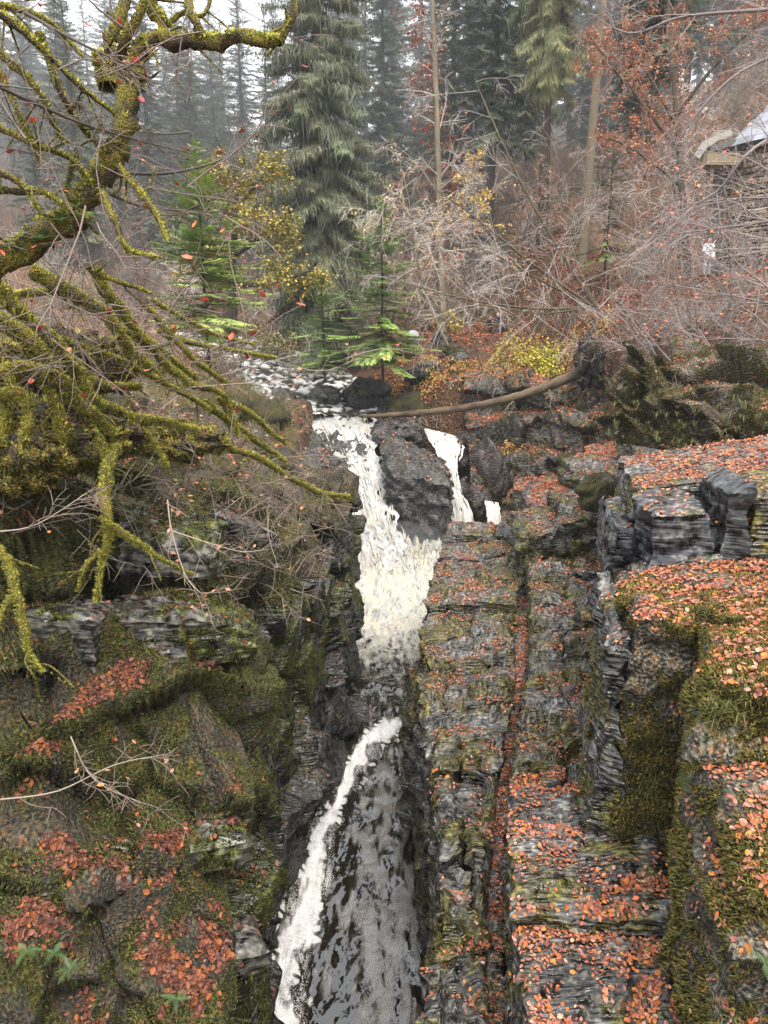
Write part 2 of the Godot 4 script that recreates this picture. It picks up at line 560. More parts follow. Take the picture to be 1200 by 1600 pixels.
func boulder(called: String, label: String, at: Vector3, r: Vector3, z: Dictionary, group := "boulders on the leafy terrace", m := 22) -> MeshInstance3D:
	var g := Geo.new()
	var pts := PackedVector3Array()
	var ph := rdir() * 20.0
	var tw := rng.randf() * TAU
	for j in m:
		var la := -0.5 * PI + PI * j / (m - 1)
		for i in m * 2:
			var lo := TAU * i / (m * 2 - 1)
			var d := Vector3(cos(la) * cos(lo), sin(la), cos(la) * sin(lo))
			var q := 1.0 + 0.3 * (nc.get_noise_3dv(d * 1.2 + ph) * 0.5 + nf.get_noise_3dv(d * 1.3 + ph))
			pts.append((d * r * q).rotated(Vector3.UP, tw))
	# du x dv points inward or outward all round alike: take the sense from the top row of the equator
	var a := (m / 2) * m * 2 + 3
	var nrm := (pts[a + 1] - pts[a - 1]).cross(pts[a + m * 2] - pts[a - m * 2])
	if nrm.dot(pts[a]) < 0:
		for j in m:
			for i in m:
				var t := pts[j * m * 2 + i]
				pts[j * m * 2 + i] = pts[j * m * 2 + m * 2 - 1 - i]
				pts[j * m * 2 + m * 2 - 1 - i] = t
	var zz := z.duplicate()
	zz.erase("leaf"); zz.erase("tuft")
	closed_grid(g, pts, m * 2, m, zz)
	var o := obj(called, g.mesh(), z.mat)
	o.position = at
	meta(o, label, "boulder", group)
	return o

func closed_grid(g: Geo, p: PackedVector3Array, nu: int, nv: int, z: Dictionary) -> void:
	var h := nu / 2
	for half in 2:                      # two halves, so that each has one outward side
		var q := PackedVector3Array()
		for j in nv:
			for i in h + 1: q.append(p[j * nu + mini(half * h + i, nu - 1)] if half * h + i < nu else p[j * nu])
		var mid := q[(nv / 2) * (h + 1) + h / 2]
		grid(g, q, h + 1, nv, Vector3(mid.x, 0, mid.z), z)


# ---------------------------------------------------------------- the setting
var litter_near := Inst.new()     # leaves on the slate ledges
var litter_moss := Inst.new()     # leaves on the mossy cliff
var litter_far := Inst.new()      # leaves on the terrace and slopes
var tufts := Inst.new()
var PAL_BRIGHT := [Color(0.42, 0.125, 0.04), Color(0.33, 0.095, 0.04), Color(0.40, 0.165, 0.105), Color(0.36, 0.155, 0.115), Color(0.26, 0.095, 0.07), Color(0.17, 0.055, 0.04), Color(0.48, 0.19, 0.05), Color(0.42, 0.23, 0.17), Color(0.30, 0.12, 0.085), Color(0.20, 0.075, 0.055), Color(0.13, 0.05, 0.035), Color(0.36, 0.12, 0.03), Color(0.24, 0.11, 0.08)]
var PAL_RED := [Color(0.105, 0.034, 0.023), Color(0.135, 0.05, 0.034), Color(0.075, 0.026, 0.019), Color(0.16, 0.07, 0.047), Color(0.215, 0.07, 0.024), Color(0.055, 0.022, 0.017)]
var PAL_FAR := [Color(0.38, 0.12, 0.06), Color(0.30, 0.10, 0.06), Color(0.45, 0.17, 0.07), Color(0.40, 0.18, 0.11), Color(0.24, 0.08, 0.05)]

func rim_x(d: float) -> float:      # the mossy cliff's edge
	return tab([3.0, 7.7, 8.7, 10.0, 12.0, 15.3, 20.0, 25.0, 29.0, 31.0], [-1.5, -1.75, -1.95, -2.1, -2.25, -2.1, -1.7, -1.35, -1.35, -2.2], d)
func foot_x(d: float) -> float:     # the same cliff at the water
	return tab([3.0, 10.5, 13.5, 16.0, 19.3, 24.3, 28.0, 30.0, 31.0], [-1.9, -2.05, -2.25, -1.75, -0.85, -0.8, -1.15, -1.6, -2.6], d)
func left_h(x: float, d: float) -> float:
	var e := d + 1.05 * (-2.0 - x) * st(40.0, 6.0, d) + nz.get_noise_2d(x * 0.5, d * 0.5) * 0.7
	if d > 13.0: e = maxf(e, 13.0)
	var h := tab([2.0, 4.0, 6.0, 6.8, 7.4, 8.0, 8.35, 9.0, 9.6, 10.2, 10.6, 11.4, 11.6, 12.3, 12.6, 13.3, 16.0], [1.0, 2.3, 3.9, 4.55, 4.75, 5.1, 5.75, 5.95, 6.3, 7.1, 7.3, 7.5, 8.1, 8.25, 9.3, 9.75, 9.9], e)
	var far := tab([11.0, 15.0, 25.0, 29.0, 31.0], [0.0, -0.1, -1.3, -2.7, -3.6], d)
	h += far + 0.3 * maxf(0.0, -4.8 - x) * st(8.0, 12.0, d)
	var edge := st(-4.0, -0.1, x - rim_x(d)) * st(9.5, 13.5, d)
	h -= edge * tab([9.0, 12.0, 15.0, 29.0], [0.3, 1.5, 2.4, 1.2], d)
	return h

var drifts := [Vector3(-2.84, 7.41, -10.25), Vector3(-2.91, 7.37, -9.79), Vector3(-3.17, 7.37, -9.29), Vector3(-3.44, 7.31, -9.03), Vector3(-3.76, 7.30, -8.74), Vector3(-4.00, 7.36, -8.43), Vector3(-2.53, 7.13, -9.87), Vector3(-2.24, 7.93, -12.26), Vector3(-2.50, 7.93, -11.85), Vector3(-2.15, 7.30, -14.27), Vector3(-2.74, 8.27, -11.79), Vector3(-2.10, 5.76, -8.59), Vector3(-2.33, 5.82, -8.31), Vector3(-2.54, 5.87, -8.01), Vector3(-2.72, 5.90, -7.69), Vector3(-2.98, 5.91, -7.32), Vector3(-2.17, 5.28, -7.85), Vector3(-2.34, 5.66, -7.51), Vector3(-2.29, 5.43, -7.41), Vector3(-2.27, 5.20, -7.27), Vector3(-2.78, 5.27, -6.87), Vector3(-2.64, 5.07, -6.85), Vector3(-2.36, 4.92, -6.83), Vector3(-2.11, 4.78, -6.84), Vector3(-3.80, 5.73, -6.79), Vector3(-3.87, 5.59, -6.67), Vector3(-3.61, 5.46, -6.76), Vector3(-4.11, 7.11, -7.81), Vector3(-4.19, 6.97, -7.69), Vector3(-3.68, 6.12, -7.44), Vector3(-3.68, 6.01, -7.31), Vector3(-3.23, 5.98, -7.61), Vector3(-3.07, 5.89, -7.24), Vector3(-3.16, 5.88, -7.19), Vector3(-5.31, 9.89, -11.12), Vector3(-5.00, 9.69, -11.77), Vector3(-4.95, 9.43, -13.33), Vector3(-4.86, 9.22, -15.10), Vector3(-4.86, 9.29, -9.61), Vector3(-4.65, 9.11, -9.77), Vector3(-5.00, 9.56, -9.78), Vector3(-3.51, 6.32, -8.27), Vector3(-3.45, 6.34, -8.44), Vector3(-4.08, 6.68, -7.62), Vector3(-1.95, 4.84, -7.26), Vector3(-1.97, 4.90, -7.59), Vector3(-2.58, 4.68, -6.44), Vector3(-3.12, 4.75, -6.42)]      # where leaves have drifted on the mossy cliff

func left_bank() -> void:
	var z := {"rock": Color(0.07, 0.066, 0.055), "rock2": Color(0.17, 0.16, 0.14), "moss": Color(0.05, 0.056, 0.011), "moss2": Color(0.135, 0.148, 0.027), "bias": 0.14, "up": 0.12,
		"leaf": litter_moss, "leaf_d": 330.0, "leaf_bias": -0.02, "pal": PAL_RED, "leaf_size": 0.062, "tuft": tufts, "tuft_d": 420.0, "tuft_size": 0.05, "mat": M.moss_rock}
	z.leaf_where = func(q: Vector3, n: Vector3, d: float) -> float:
		var near := 9.0
		for c in drifts: near = minf(near, q.distance_squared_to(c))
		near = sqrt(near) + 0.22 * nf.get_noise_3dv(q * 2.5)
		return d * 0.35 * st(0.7, 0.92, n.y) + 1300.0 * st(0.31, 0.17, near) * st(0.3, 0.6, n.y) + 5.0 * st(0.0, 0.3, nz.get_noise_3dv(q * 2.0))
	z.where = func(q: Vector3, n: Vector3) -> float:
		# the wall is bare and wet near the water and in the deep of the gorge
		return -0.75 * st(3.6, 1.0, q.y) - 0.35 * st(14.0, 22.0, -q.z)
	var nu := 430
	var nw := 130
	var nt := 210
	var nv := nw + nt
	var p := PackedVector3Array()
	p.resize(nu * nv)
	for i in nu:
		var d := 3.0 * pow(31.0 / 3.0, float(i) / (nu - 1))
		var rx := rim_x(d)
		var fx := foot_x(d)
		var ry := left_h(rx, d) - 0.15
		for j in nv:
			if j < nw:
				var q := float(j) / (nw - 1)
				var y := lerpf(-0.8, ry, q)
				var bow := sin(q * PI) * 0.25 * nz.get_noise_2d(d * 0.35, y * 0.3)
				p[j * nu + i] = Vector3(lerpf(fx, rx, pow(q, 0.8)) + bow, y, -d)
			else:
				var q := float(j - nw + 1) / nt
				var x := lerpf(rx, -13.0, pow(q, 1.35))
				p[j * nu + i] = Vector3(x, left_h(x, d), -d)
	displace(p, nu, nv, 0.62, 0.72, 1.0)
	var g := Geo.new()
	grid(g, p.slice((nw - 14) * nu), nu, nt + 14, Vector3(1, 1, 0.5), z)
	var bank := obj("left_cliff", g.mesh(), M.moss_rock)
	meta(bank, "mossy cliff with leaf-covered ledges on the side of the leaning tree", "cliff", "", "structure")
	g = Geo.new()
	var zw := z.duplicate()
	zw.merge({"rock": Color(0.036, 0.034, 0.03), "rock2": Color(0.10, 0.094, 0.085), "moss": Color(0.045, 0.05, 0.01), "moss2": Color(0.12, 0.135, 0.026), "bias": 0.2}, true)
	grid(g, p.slice(0, (nw - 13) * nu), nu, nw - 13, Vector3(1, 0, 0), zw)
	obj("rock_wall", g.mesh(), M.slate, bank)
	# barer blocks that stand out of it
	var zb := z.duplicate()
	zb.merge({"bias": -0.18, "rock": Color(0.14, 0.132, 0.115), "rock2": Color(0.30, 0.28, 0.25), "up": 0.3, "mat": M.smooth_slate, "tuft_d": 420.0}, true)
	var blocks := [
		[Vector3(-4.03, 8.50, -10.63), Vector3(-2.56, 8.40, -10.33), 0.7, 9.45, 9.15, -0.30],
		[Vector3(-3.91, 7.55, -9.41), Vector3(-2.83, 7.50, -9.52), 0.8, 8.25, 8.15, -0.05],
		[Vector3(-2.84, 7.50, -9.73), Vector3(-1.87, 7.30, -9.94), 0.9, 8.15, 7.75, 0.0],
		[Vector3(-4.82, 7.60, -9.11), Vector3(-3.85, 7.55, -9.02), 0.8, 8.4, 8.3, 0.0],
		[Vector3(-2.63, 8.10, -12.02), Vector3(-1.84, 7.80, -12.57), 0.9, 8.95, 8.5, 0.0],
		[Vector3(-3.96, 5.40, -7.05), Vector3(-2.95, 5.50, -7.33), 0.7, 5.9, 5.8, -0.1],
		[Vector3(-2.80, 4.10, -6.99), Vector3(-1.45, 4.30, -7.61), 0.7, 4.7, 4.5, 0.0],
		[Vector3(-3.22, 5.20, -7.62), Vector3(-1.78, 5.30, -8.35), 0.6, 5.65, 5.55, 0.0],
		[Vector3(-5.99, 9.90, -11.31), Vector3(-5.41, 10.00, -12.58), 1.0, 10.55, 10.4, 0.0]]
	for b in blocks:
		var a := Vector2(b[0].x, -b[0].z)
		var c := Vector2(b[1].x, -b[1].z)
		var out: Vector2 = (c - a).orthogonal().normalized()
		if out.y < 0: out = -out
		rock_block("rock_block", bank, [a, c, c + out * b[2], a + out * b[2]], [b[3] + b[5], b[4] + b[5], b[4], b[3]], minf(b[0].y, b[1].y) - 0.02, zb, 0.0, 0.09, 0.06, 0.05)

# Jittered cells: the nearest centre to w, its hash in the last place.
func cell_of(w: Vector3) -> Array:
	var b := w.floor()
	var best := 1e9
	var second := 1e9
	var at := w
	var id := 0.0
	for x in [-1, 0, 1]:
		for y in [-1, 0, 1]:
			for z in [-1, 0, 1]:
				var c := b + Vector3(x, y, z)
				var h := c.x * 17.13 + c.y * 53.71 + c.z * 91.37
				var q := c + Vector3(h1(h), h1(h + 1.7), h1(h + 3.1))
				var d := w.distance_squared_to(q)
				if d < best:
					second = best
					best = d
					at = q
					id = h
				elif d < second: second = d
	return [at, id, sqrt(second) - sqrt(best)]

# Breaks a sheet into tilted flat facets with cracks between, as fractured rock has, then adds a little grain.
func displace(p: PackedVector3Array, nu: int, nv: int, amp: float, f: float, fine: float) -> void:
	var nn := PackedVector3Array()
	nn.resize(nu * nv)
	for j in nv:
		for i in nu:
			var du := p[j * nu + mini(i + 2, nu - 1)] - p[j * nu + maxi(i - 2, 0)]
			var dv := p[mini(j + 2, nv - 1) * nu + i] - p[maxi(j - 2, 0) * nu + i]
			nn[j * nu + i] = du.cross(dv).normalized()
	var tilt := Basis(Vector3(0.3, 0.2, 1).normalized(), 0.45)
	for k in nu * nv:
		var q := p[k]
		var w := tilt * q + 0.12 * Vector3(nz.get_noise_3dv(q * 0.9), nz.get_noise_3dv(q * 0.9 + Vector3(9, 0, 0)), 0)
		w = Vector3(w.x * f * 0.75, w.y * f * 1.35, w.z * f * 0.9)
		var c := cell_of(w)
		var dir := Vector3(h1(c[1] + 5.3) - 0.5, h1(c[1] + 7.9) - 0.5, h1(c[1] + 11.3) - 0.5)
		var d: float = amp * (h1(c[1] + 2.2) - 0.5) + amp * 1.5 * dir.dot(w - c[0]) - amp * 0.4 * st(0.07, 0.0, c[2])
		d += amp * 0.18 * nf.get_noise_3dv(q * f * 1.1) + fine * (0.035 * nf.get_noise_3dv(q * 3.5) + 0.012 * nf.get_noise_3dv(q * 11.0))
		p[k] = q + nn[k] * d * (1.0 if nn[k].dot(Vector3(1, 1, 0.5)) > 0 else -1.0)

func a_left(d: float) -> float: return tab([4.5, 6.7, 7.8, 10.0, 14.0, 19.0, 22.4, 27.8], [0.2, 0.37, 0.66, 0.86, 0.72, 1.15, 1.54, 2.63], d)
func crack_one(d: float) -> float: return tab([4.5, 6.6, 8.7, 11.5, 14.9, 18.6, 27.8], [1.2, 1.34, 1.62, 2.25, 3.15, 3.85, 5.75], d)
func crack_two(d: float) -> float: return tab([4.0, 5.25, 6.8, 9.1, 10.8, 15.3, 20.5], [2.7, 2.78, 2.95, 3.05, 3.75, 5.2, 6.5], d)

func right_bank() -> void:
	var bank := thing("right_bank", "jointed slate ledges strewn with orange leaves beside the gorge", "rock bank", Vector3.ZERO, "", "structure")
	var z := {"rock": Color(0.105, 0.10, 0.096), "rock2": Color(0.34, 0.33, 0.32), "moss": Color(0.088, 0.078, 0.02), "moss2": Color(0.21, 0.185, 0.045), "bias": 0.06, "up": 0.1,
		"leaf": litter_near, "leaf_d": 380.0, "leaf_bias": -0.06, "pal": PAL_BRIGHT, "leaf_size": 0.05, "tuft": tufts, "tuft_d": 130.0, "tuft_size": 0.035, "mat": M.slate}
	var zl := z.duplicate(); zl.merge({"leaf_d": 1050.0, "leaf_bias": 0.28, "bias": -0.2}, true)
	var zm := z.duplicate(); zm.merge({"bias": 0.28, "up": -0.22, "moss": Color(0.09, 0.083, 0.016), "moss2": Color(0.24, 0.215, 0.04), "tuft_d": 1000.0, "tuft_size": 0.048, "leaf_d": 1200.0, "leaf_bias": 0.22, "leaf_size": 0.053, "mat": M.moss_rock}, true)
	# the ledge along the water, split by cross joints
	var d := 4.8
	while d < 27.6:
		var e := minf(d + rnd(0.7, 1.7) * (0.75 + d * 0.03), 27.8)
		var l0 := a_left(d) + rnd(-0.05, 0.05)
		var l1 := a_left(e) + rnd(-0.05, 0.05)
		var r0 := crack_one(d) - 0.16 - d * 0.006
		var r1 := crack_one(e) - 0.16 - e * 0.006
		var y := 4.3 + 0.02 * (d - 10.0) * (0.0 if d < 10.0 else 1.0) + rnd(-0.2, 0.2)
		var mid := rnd(0.25, 0.75)
		var sk := rnd(-0.45, 0.45)
		var m0 := lerpf(l0, r0, mid)
		var m1 := lerpf(l1, r1, mid)
		var dip := rnd(-0.05, 0.16)
		rock_block("rock_block", bank, [Vector2(l0, d), Vector2(m0 - 0.01, d + sk), Vector2(m1 - 0.01, e + sk - 0.01), Vector2(l1, e - 0.01)], [y - dip, y, y + 0.06, y - dip + 0.04], -0.8, z, 0.0, 0.06, 0.11)
		var y2 := y + rnd(-0.12, 0.10)
		rock_block("rock_block", bank, [Vector2(m0 + 0.01, d + sk), Vector2(r0, d), Vector2(r1, e - 0.01), Vector2(m1 + 0.01, e + sk - 0.01)], [y2, y2 + rnd(-0.08, 0.08), y2 + 0.06, y2 + 0.03], 2.6, z, 0.0, 0.05, 0.07)
		d = e
	# the leaf-filled joint behind it
	d = 4.8
	while d < 27.0:
		var e := minf(d + rnd(0.9, 1.6), 27.6)
		var y := 4.02 + rnd(-0.1, 0.1) + st(10.0, 24.0, d) * 0.4
		var w0 := 0.17 + d * 0.007
		var w1 := 0.17 + e * 0.007
		rock_block("rock_block", bank, [Vector2(crack_one(d) - w0, d), Vector2(crack_one(d) + 0.06, d), Vector2(crack_one(e) + 0.06, e), Vector2(crack_one(e) - w1, e)], [y, y, y + 0.05, y + 0.05], 3.2, zl, 0.0, 0.03, 0.05, 0.12)
		d = e
	# the higher slabs between the joints
	for b in [[4.0, 5.55, 5.32, 0.0], [5.57, 6.75, 5.58, 0.12], [6.77, 8.15, 5.86, 0.3], [8.17, 9.3, 5.55, 0.2]]:
		var zn := zl.duplicate()
		zn.merge({"leaf_bias": 0.18, "up": 0.0, "bias": -0.15}, true)
		rock_block("rock_block", bank, [Vector2(crack_one(b[0]) + 0.07, b[0]), Vector2(crack_two(b[0]) + b[3], b[0] - 0.25), Vector2(crack_two(b[1]) + b[3], b[1] - 0.27), Vector2(crack_one(b[1]) + 0.07, b[1] - 0.01)], [b[2] - 0.04, b[2] + 0.03, b[2] + 0.14, b[2] + 0.08], 2.5, zn, 0.0, 0.05, 0.06, 0.07)
	d = 9.3
	var near := false
	while d < 20.4:
		var e := minf(d + (rnd(0.9, 1.5) if near else rnd(0.7, 1.3) * (0.8 + d * 0.03)), 20.5)
		var y := tab([4.0, 5.6, 6.8, 7.6, 8.4, 9.2, 12.0, 15.0, 20.0], [6.0, 6.02, 5.95, 5.75, 5.5, 5.3, 5.0, 5.05, 5.5], d + 0.5) + rnd(-0.08, 0.08)
		near = e < 8.0
		var l0 := crack_one(d) + 0.07
		var l1 := crack_one(e) + 0.07
		var r0 := crack_two(d) - 0.1
		var r1 := crack_two(e) - 0.1
		var zz := zl.duplicate() if d < 9.5 else z
		if d < 9.5: zz.leaf_bias = 0.2
		if near:
			rock_block("rock_block", bank, [Vector2(l0, d), Vector2(r0, d - 0.15), Vector2(r1, e - 0.16), Vector2(l1, e - 0.01)], [y - 0.1, y + 0.06, y + 0.04, y - 0.04], 2.5, zz, 0.0, 0.09, 0.11, 0.13)
		else:
			var m0 := lerpf(l0, r0, rnd(0.35, 0.65))
			var m1 := lerpf(l1, r1, rnd(0.35, 0.65))
			rock_block("rock_block", bank, [Vector2(l0, d), Vector2(m0, d), Vector2(m1, e - 0.01), Vector2(l1, e - 0.01)], [y, y - 0.04, y + 0.05, y], 2.8, zz, 0.0, 0.05, 0.08)
			var y2 := y + rnd(-0.15, 0.3)
			rock_block("rock_block", bank, [Vector2(m0 + 0.02, d), Vector2(r0, d), Vector2(r1, e - 0.01), Vector2(m1 + 0.02, e - 0.01)], [y2, y2, y2 + 0.08, y2 + 0.05], 2.8, zz, 0.0, 0.05, 0.08)
		d = e
	# floor of the second joint
	rock_block("rock_block", bank, [Vector2(2.65, 5.0), Vector2(3.1, 5.0), Vector2(3.2, 9.3), Vector2(2.85, 9.3)], [5.3, 5.3, 5.2, 5.2], 3.0, zl, 0.0, 0.03, 0.05)
	# the tall mossy blocks beyond the second joint
	for b in [
		[[Vector2(2.82, 7.7), Vector2(3.75, 7.6), Vector2(3.9, 9.95), Vector2(3.25, 9.95)], [8.9, 8.95, 8.7, 8.62], 4.5, zm, 0.07],
		[[Vector2(3.77, 7.6), Vector2(6.8, 7.4), Vector2(6.8, 10.2), Vector2(3.92, 9.97)], [8.93, 9.1, 8.9, 8.68], 5.0, zm, 0.07],
		[[Vector2(2.62, 7.9), Vector2(2.80, 7.8), Vector2(3.23, 10.0), Vector2(3.1, 10.1)], [8.45, 8.6, 8.66, 8.6], 4.2, z, 0.02],
		[[Vector2(2.9, 6.05), Vector2(4.3, 5.85), Vector2(4.3, 7.56), Vector2(3.52, 7.54)], [8.85, 9.0, 9.0, 8.85], 4.5, zm, 0.16],
		[[Vector2(4.32, 5.8), Vector2(6.8, 5.6), Vector2(6.8, 7.4), Vector2(4.32, 7.58)], [9.1, 9.2, 9.2, 9.0], 5.0, zm, 0.16],
		[[Vector2(2.72, 4.6), Vector2(6.8, 4.4), Vector2(6.8, 5.78), Vector2(2.88, 5.98)], [7.95, 8.15, 8.25, 8.15], 4.0, zm, 0.12],
		[[Vector2(2.9, 9.2), Vector2(3.3, 9.1), Vector2(3.5, 10.4), Vector2(3.2, 10.4)], [6.9, 7.0, 7.1, 7.0], 4.6, zm, 0.07]]:
		rock_block("rock_block", bank, b[0], b[1], b[2], b[3], 0.0, b[4], 0.09, 0.06)
	var zd := z.duplicate(); zd.merge({"bias": -0.35, "rock": Color(0.06, 0.061, 0.07), "rock2": Color(0.17, 0.175, 0.195), "leaf_bias": -0.1, "mat": M.smooth_slate}, true)
	# along the joint, further back
	d = 10.0
	while d < 20.0:
		var e := minf(d + rnd(1.0, 1.7), 20.2)
		var y := tab([10.0, 13.0, 16.0, 20.0], [8.62, 8.7, 8.3, 7.4], d) + rnd(-0.2, 0.15)
		rock_block("rock_block", bank, [Vector2(crack_two(d) + 0.02, d), Vector2(crack_two(d) + 0.85, d), Vector2(crack_two(e) + 0.85, e - 0.02), Vector2(crack_two(e) + 0.02, e - 0.02)], [y, y + 0.1, y + 0.1, y], 4.3, z, 0.0, 0.07, 0.12)
		rock_block("rock_block", bank, [Vector2(crack_two(d) + 0.87, d), Vector2(9.0, d), Vector2(9.0, e - 0.02), Vector2(crack_two(e) + 0.87, e - 0.02)], [y + 0.1, y + 0.3, y + 0.3, y + 0.1], 6.0, zl, 0.0, 0.07, 0.12)
		d = e
	# dark blocks standing on the ledge
	for b in [
		[[Vector2(3.86, 10.25), Vector2(4.72, 10.15), Vector2(4.76, 11.4), Vector2(3.9, 11.4)], [9.4, 9.46, 9.6, 9.5], 8.4, zd],
		[[Vector2(4.93, 10.25), Vector2(5.2, 10.1), Vector2(5.3, 11.4), Vector2(5.0, 11.4)], [9.75, 9.95, 9.95, 9.8], 8.4, zd],
		[[Vector2(5.22, 10.1), Vector2(6.6, 9.9), Vector2(6.6, 11.5), Vector2(5.32, 11.4)], [9.7, 9.8, 9.9, 9.8], 8.4, z],
		[[Vector2(4.74, 10.6), Vector2(4.95, 10.6), Vector2(5.0, 11.4), Vector2(4.78, 11.4)], [9.2, 9.2, 9.3, 9.3], 8.4, zd],
		[[Vector2(3.42, 10.8), Vector2(3.52, 10.75), Vector2(3.75, 12.2), Vector2(3.65, 12.2)], [9.15, 9.2, 9.3, 9.2], 8.3, zd],
		[[Vector2(3.55, 11.2), Vector2(3.88, 11.1), Vector2(4.2, 12.6), Vector2(3.8, 12.6)], [9.0, 9.05, 9.2, 9.1], 8.3, zd],
		[[Vector2(4.0, 11.42), Vector2(5.6, 11.42), Vector2(5.9, 13.6), Vector2(4.4, 13.6)], [9.55, 9.72, 9.9, 9.7], 8.3, zl],
		[[Vector2(5.62, 11.5), Vector2(9.5, 11.52), Vector2(9.5, 13.8), Vector2(5.92, 13.6)], [9.75, 10.1, 10.4, 9.9], 8.3, zl],
		[[Vector2(7.0, 4.2), Vector2(10.0, 4.2), Vector2(10.0, 11.4), Vector2(6.9, 11.4)], [9.3, 9.6, 10.0, 9.9], 6.0, zl]]:
		rock_block("rock_block", bank, b[0], b[1], b[2], b[3], 0.0, 0.05, 0.05, 0.05)
	# steps up to the cliff at the head of the gorge
	for b in [
		[rect(4.0, 20.6, 5.3, 22.6), 6.3, 2.0, z], [rect(5.32, 20.4, 6.6, 22.6), 6.9, 2.0, z], [rect(6.62, 20.3, 9.0, 22.6), 7.5, 2.0, zl],
		[rect(4.6, 22.7, 6.2, 25.3), 6.7, 2.0, zl], [rect(6.22, 22.6, 7.9, 25.3), 7.5, 2.0, z], [rect(7.92, 22.6, 10.5, 25.3), 8.4, 2.0, z],
		[rect(5.6, 25.4, 7.4, 28.6), 5.8, 2.0, z], [rect(7.42, 25.4, 9.2, 28.6), 7.0, 2.0, zl], [rect(9.22, 25.4, 12.0, 28.6), 8.6, 2.0, zl],
		[rect(6.6, 28.7, 9.0, 32.5), 4.6, 1.0, z], [rect(9.02, 28.7, 11.5, 32.5), 6.8, 1.0, zl], [rect(11.52, 28.7, 14.5, 32.5), 9.0, 2.0, zl]]:
		var y: float = b[1]
		rock_block("rock_block", bank, b[0], [y - 0.1, y + rnd(-0.1, 0.3), y + 0.3, y + 0.2], b[2], b[3], 0.0, 0.12, 0.2, 0.16)
	# a bulge undercut by the water
	rock_block("rock_block", bank, [Vector2(0.5, 15.2), Vector2(1.6, 14.4), Vector2(1.6, 18.0), Vector2(0.75, 18.2)], [3.3, 3.6, 3.7, 3.4], 0.5, z, 0.0, 0.3, 0.15)
	# the overgrown bank above
	var zb := zm.duplicate(); zb.merge({"bias": 0.12, "up": 0.0, "leaf_d": 420.0, "leaf_bias": 0.1, "tuft_d": 260.0, "moss2": Color(0.12, 0.11, 0.03)}, true)
	var nu := 200
	var nv := 90
	var p := PackedVector3Array()
	for j in nv:
		for i in nu:
			var s := float(i) / (nu - 1)
			var q := float(j) / (nv - 1)
			var base := Vector3(lerpf(5.9, 12.0, s), 0, -tab([0.0, 0.25, 0.6, 1.0], [18.5, 16.2, 13.9, 12.6], s))
			var y := tab([0.0, 0.6, 1.0], [9.2, 11.0, 11.5], q) + tab([0.0, 0.12, 0.4, 1.0], [-1.2, -0.1, 0.1, 0.9], s) * q
			p.append(base + Vector3(0.5 * q, y, -2.6 * q * q - 0.6 * q))
	displace(p, nu, nv, 0.75, 1.0, 2.0)
	var g := Geo.new()
	grid(g, p, nu, nv, Vector3(-0.5, 1, 1), zb)
	meta(obj("mossy_bank", g.mesh(), M.moss_rock), "overgrown mossy rock bank above the slate ledges", "bank", "", "structure")

# ---------------------------------------------------------------- ground beyond
var river := [Vector3(-2.2, 6.9, 45.5), Vector3(-4.0, 7.6, 49.0), Vector3(-7.5, 9.2, 56.0), Vector3(-14.0, 10.9, 64.0), Vector3(-24.0, 11.75, 72.0), Vector3(-40.0, 12.6, 82.0), Vector3(-75.0, 14.0, 100.0)]
func river_at(x: float, d: float) -> Vector2:      # (distance to the river's middle, its level there)
	var best := Vector2(1e9, 0)
	for k in river.size() - 1:
		var a: Vector3 = river[k]
		var b: Vector3 = river[k + 1]
		var ab := Vector2(b.x - a.x, b.z - a.z)
		var q := clampf((Vector2(x, d) - Vector2(a.x, a.z)).dot(ab) / ab.length_squared(), 0.0, 1.0)
		var dd := Vector2(x, d).distance_to(Vector2(a.x, a.z) + ab * q)
		if dd < best.x: best = Vector2(dd, lerpf(a.y, b.y, q))
	return best

func ground_h(x: float, d: float) -> float:
	var n := nf.get_noise_2d(x * 0.06, d * 0.06)
	var back := tab([40.0, 44.0, 48.0, 54.0, 62.0, 68.0, 74.0, 84.0, 100.0, 130.0, 200.0, 500.0], [8.0, 8.4, 9.0, 10.0, 11.05, 11.6, 13.6, 18.0, 25.0, 39.0, 62.0, 80.0], d + x * 0.1)
	var leftside := tab([20.0, 40.0, 60.0, 80.0, 100.0, 140.0, 220.0, 500.0], [9.0, 6.0, 10.6, 12.6, 16.5, 30.0, 55.0, 80.0], d) + maxf(0.0, -14.0 - x) * 0.32 * st(30.0, 12.0, absf(x + 40.0) * 0.2)
	var rightside := 9.2 + 5.4 * st(9.0, 17.0, x) + maxf(0.0, x - 21.0) * 0.5 + st(50.0, 90.0, d) * 14.0
	var h := lerpf(leftside, back, st(-12.0, 2.0, x))
	h = lerpf(h, maxf(h, rightside), st(9.0, 14.0, x))
	if d < 40.0:
		h = lerpf(lerpf(10.6, 6.6, st(18.0, 30.0, d)) + maxf(0.0, -9.0 - x) * 0.35, rightside, st(-2.0, 8.0, x))
	h += n * 1.6 * st(40.0, 70.0, d) + nf.get_noise_2d(x * 0.5, d * 0.5) * 0.25
	var r := river_at(x, d)
	h = lerpf(r.y - 0.7, h, st(2.6, 5.2 + d * 0.02, r.x)) if d > 45.0 else h
	# the gorge, the pool and the head of the gorge are open
	var open := st(0.0, 1.2, x + 12.0 - st(29.0, 33.0, d) * 7.5) * st(0.0, 1.5, lerpf(9.5, 12.5, st(14.0, 30.0, d)) - x) * st(45.6, 44.2, d)
	return lerpf(h, -3.0, open)

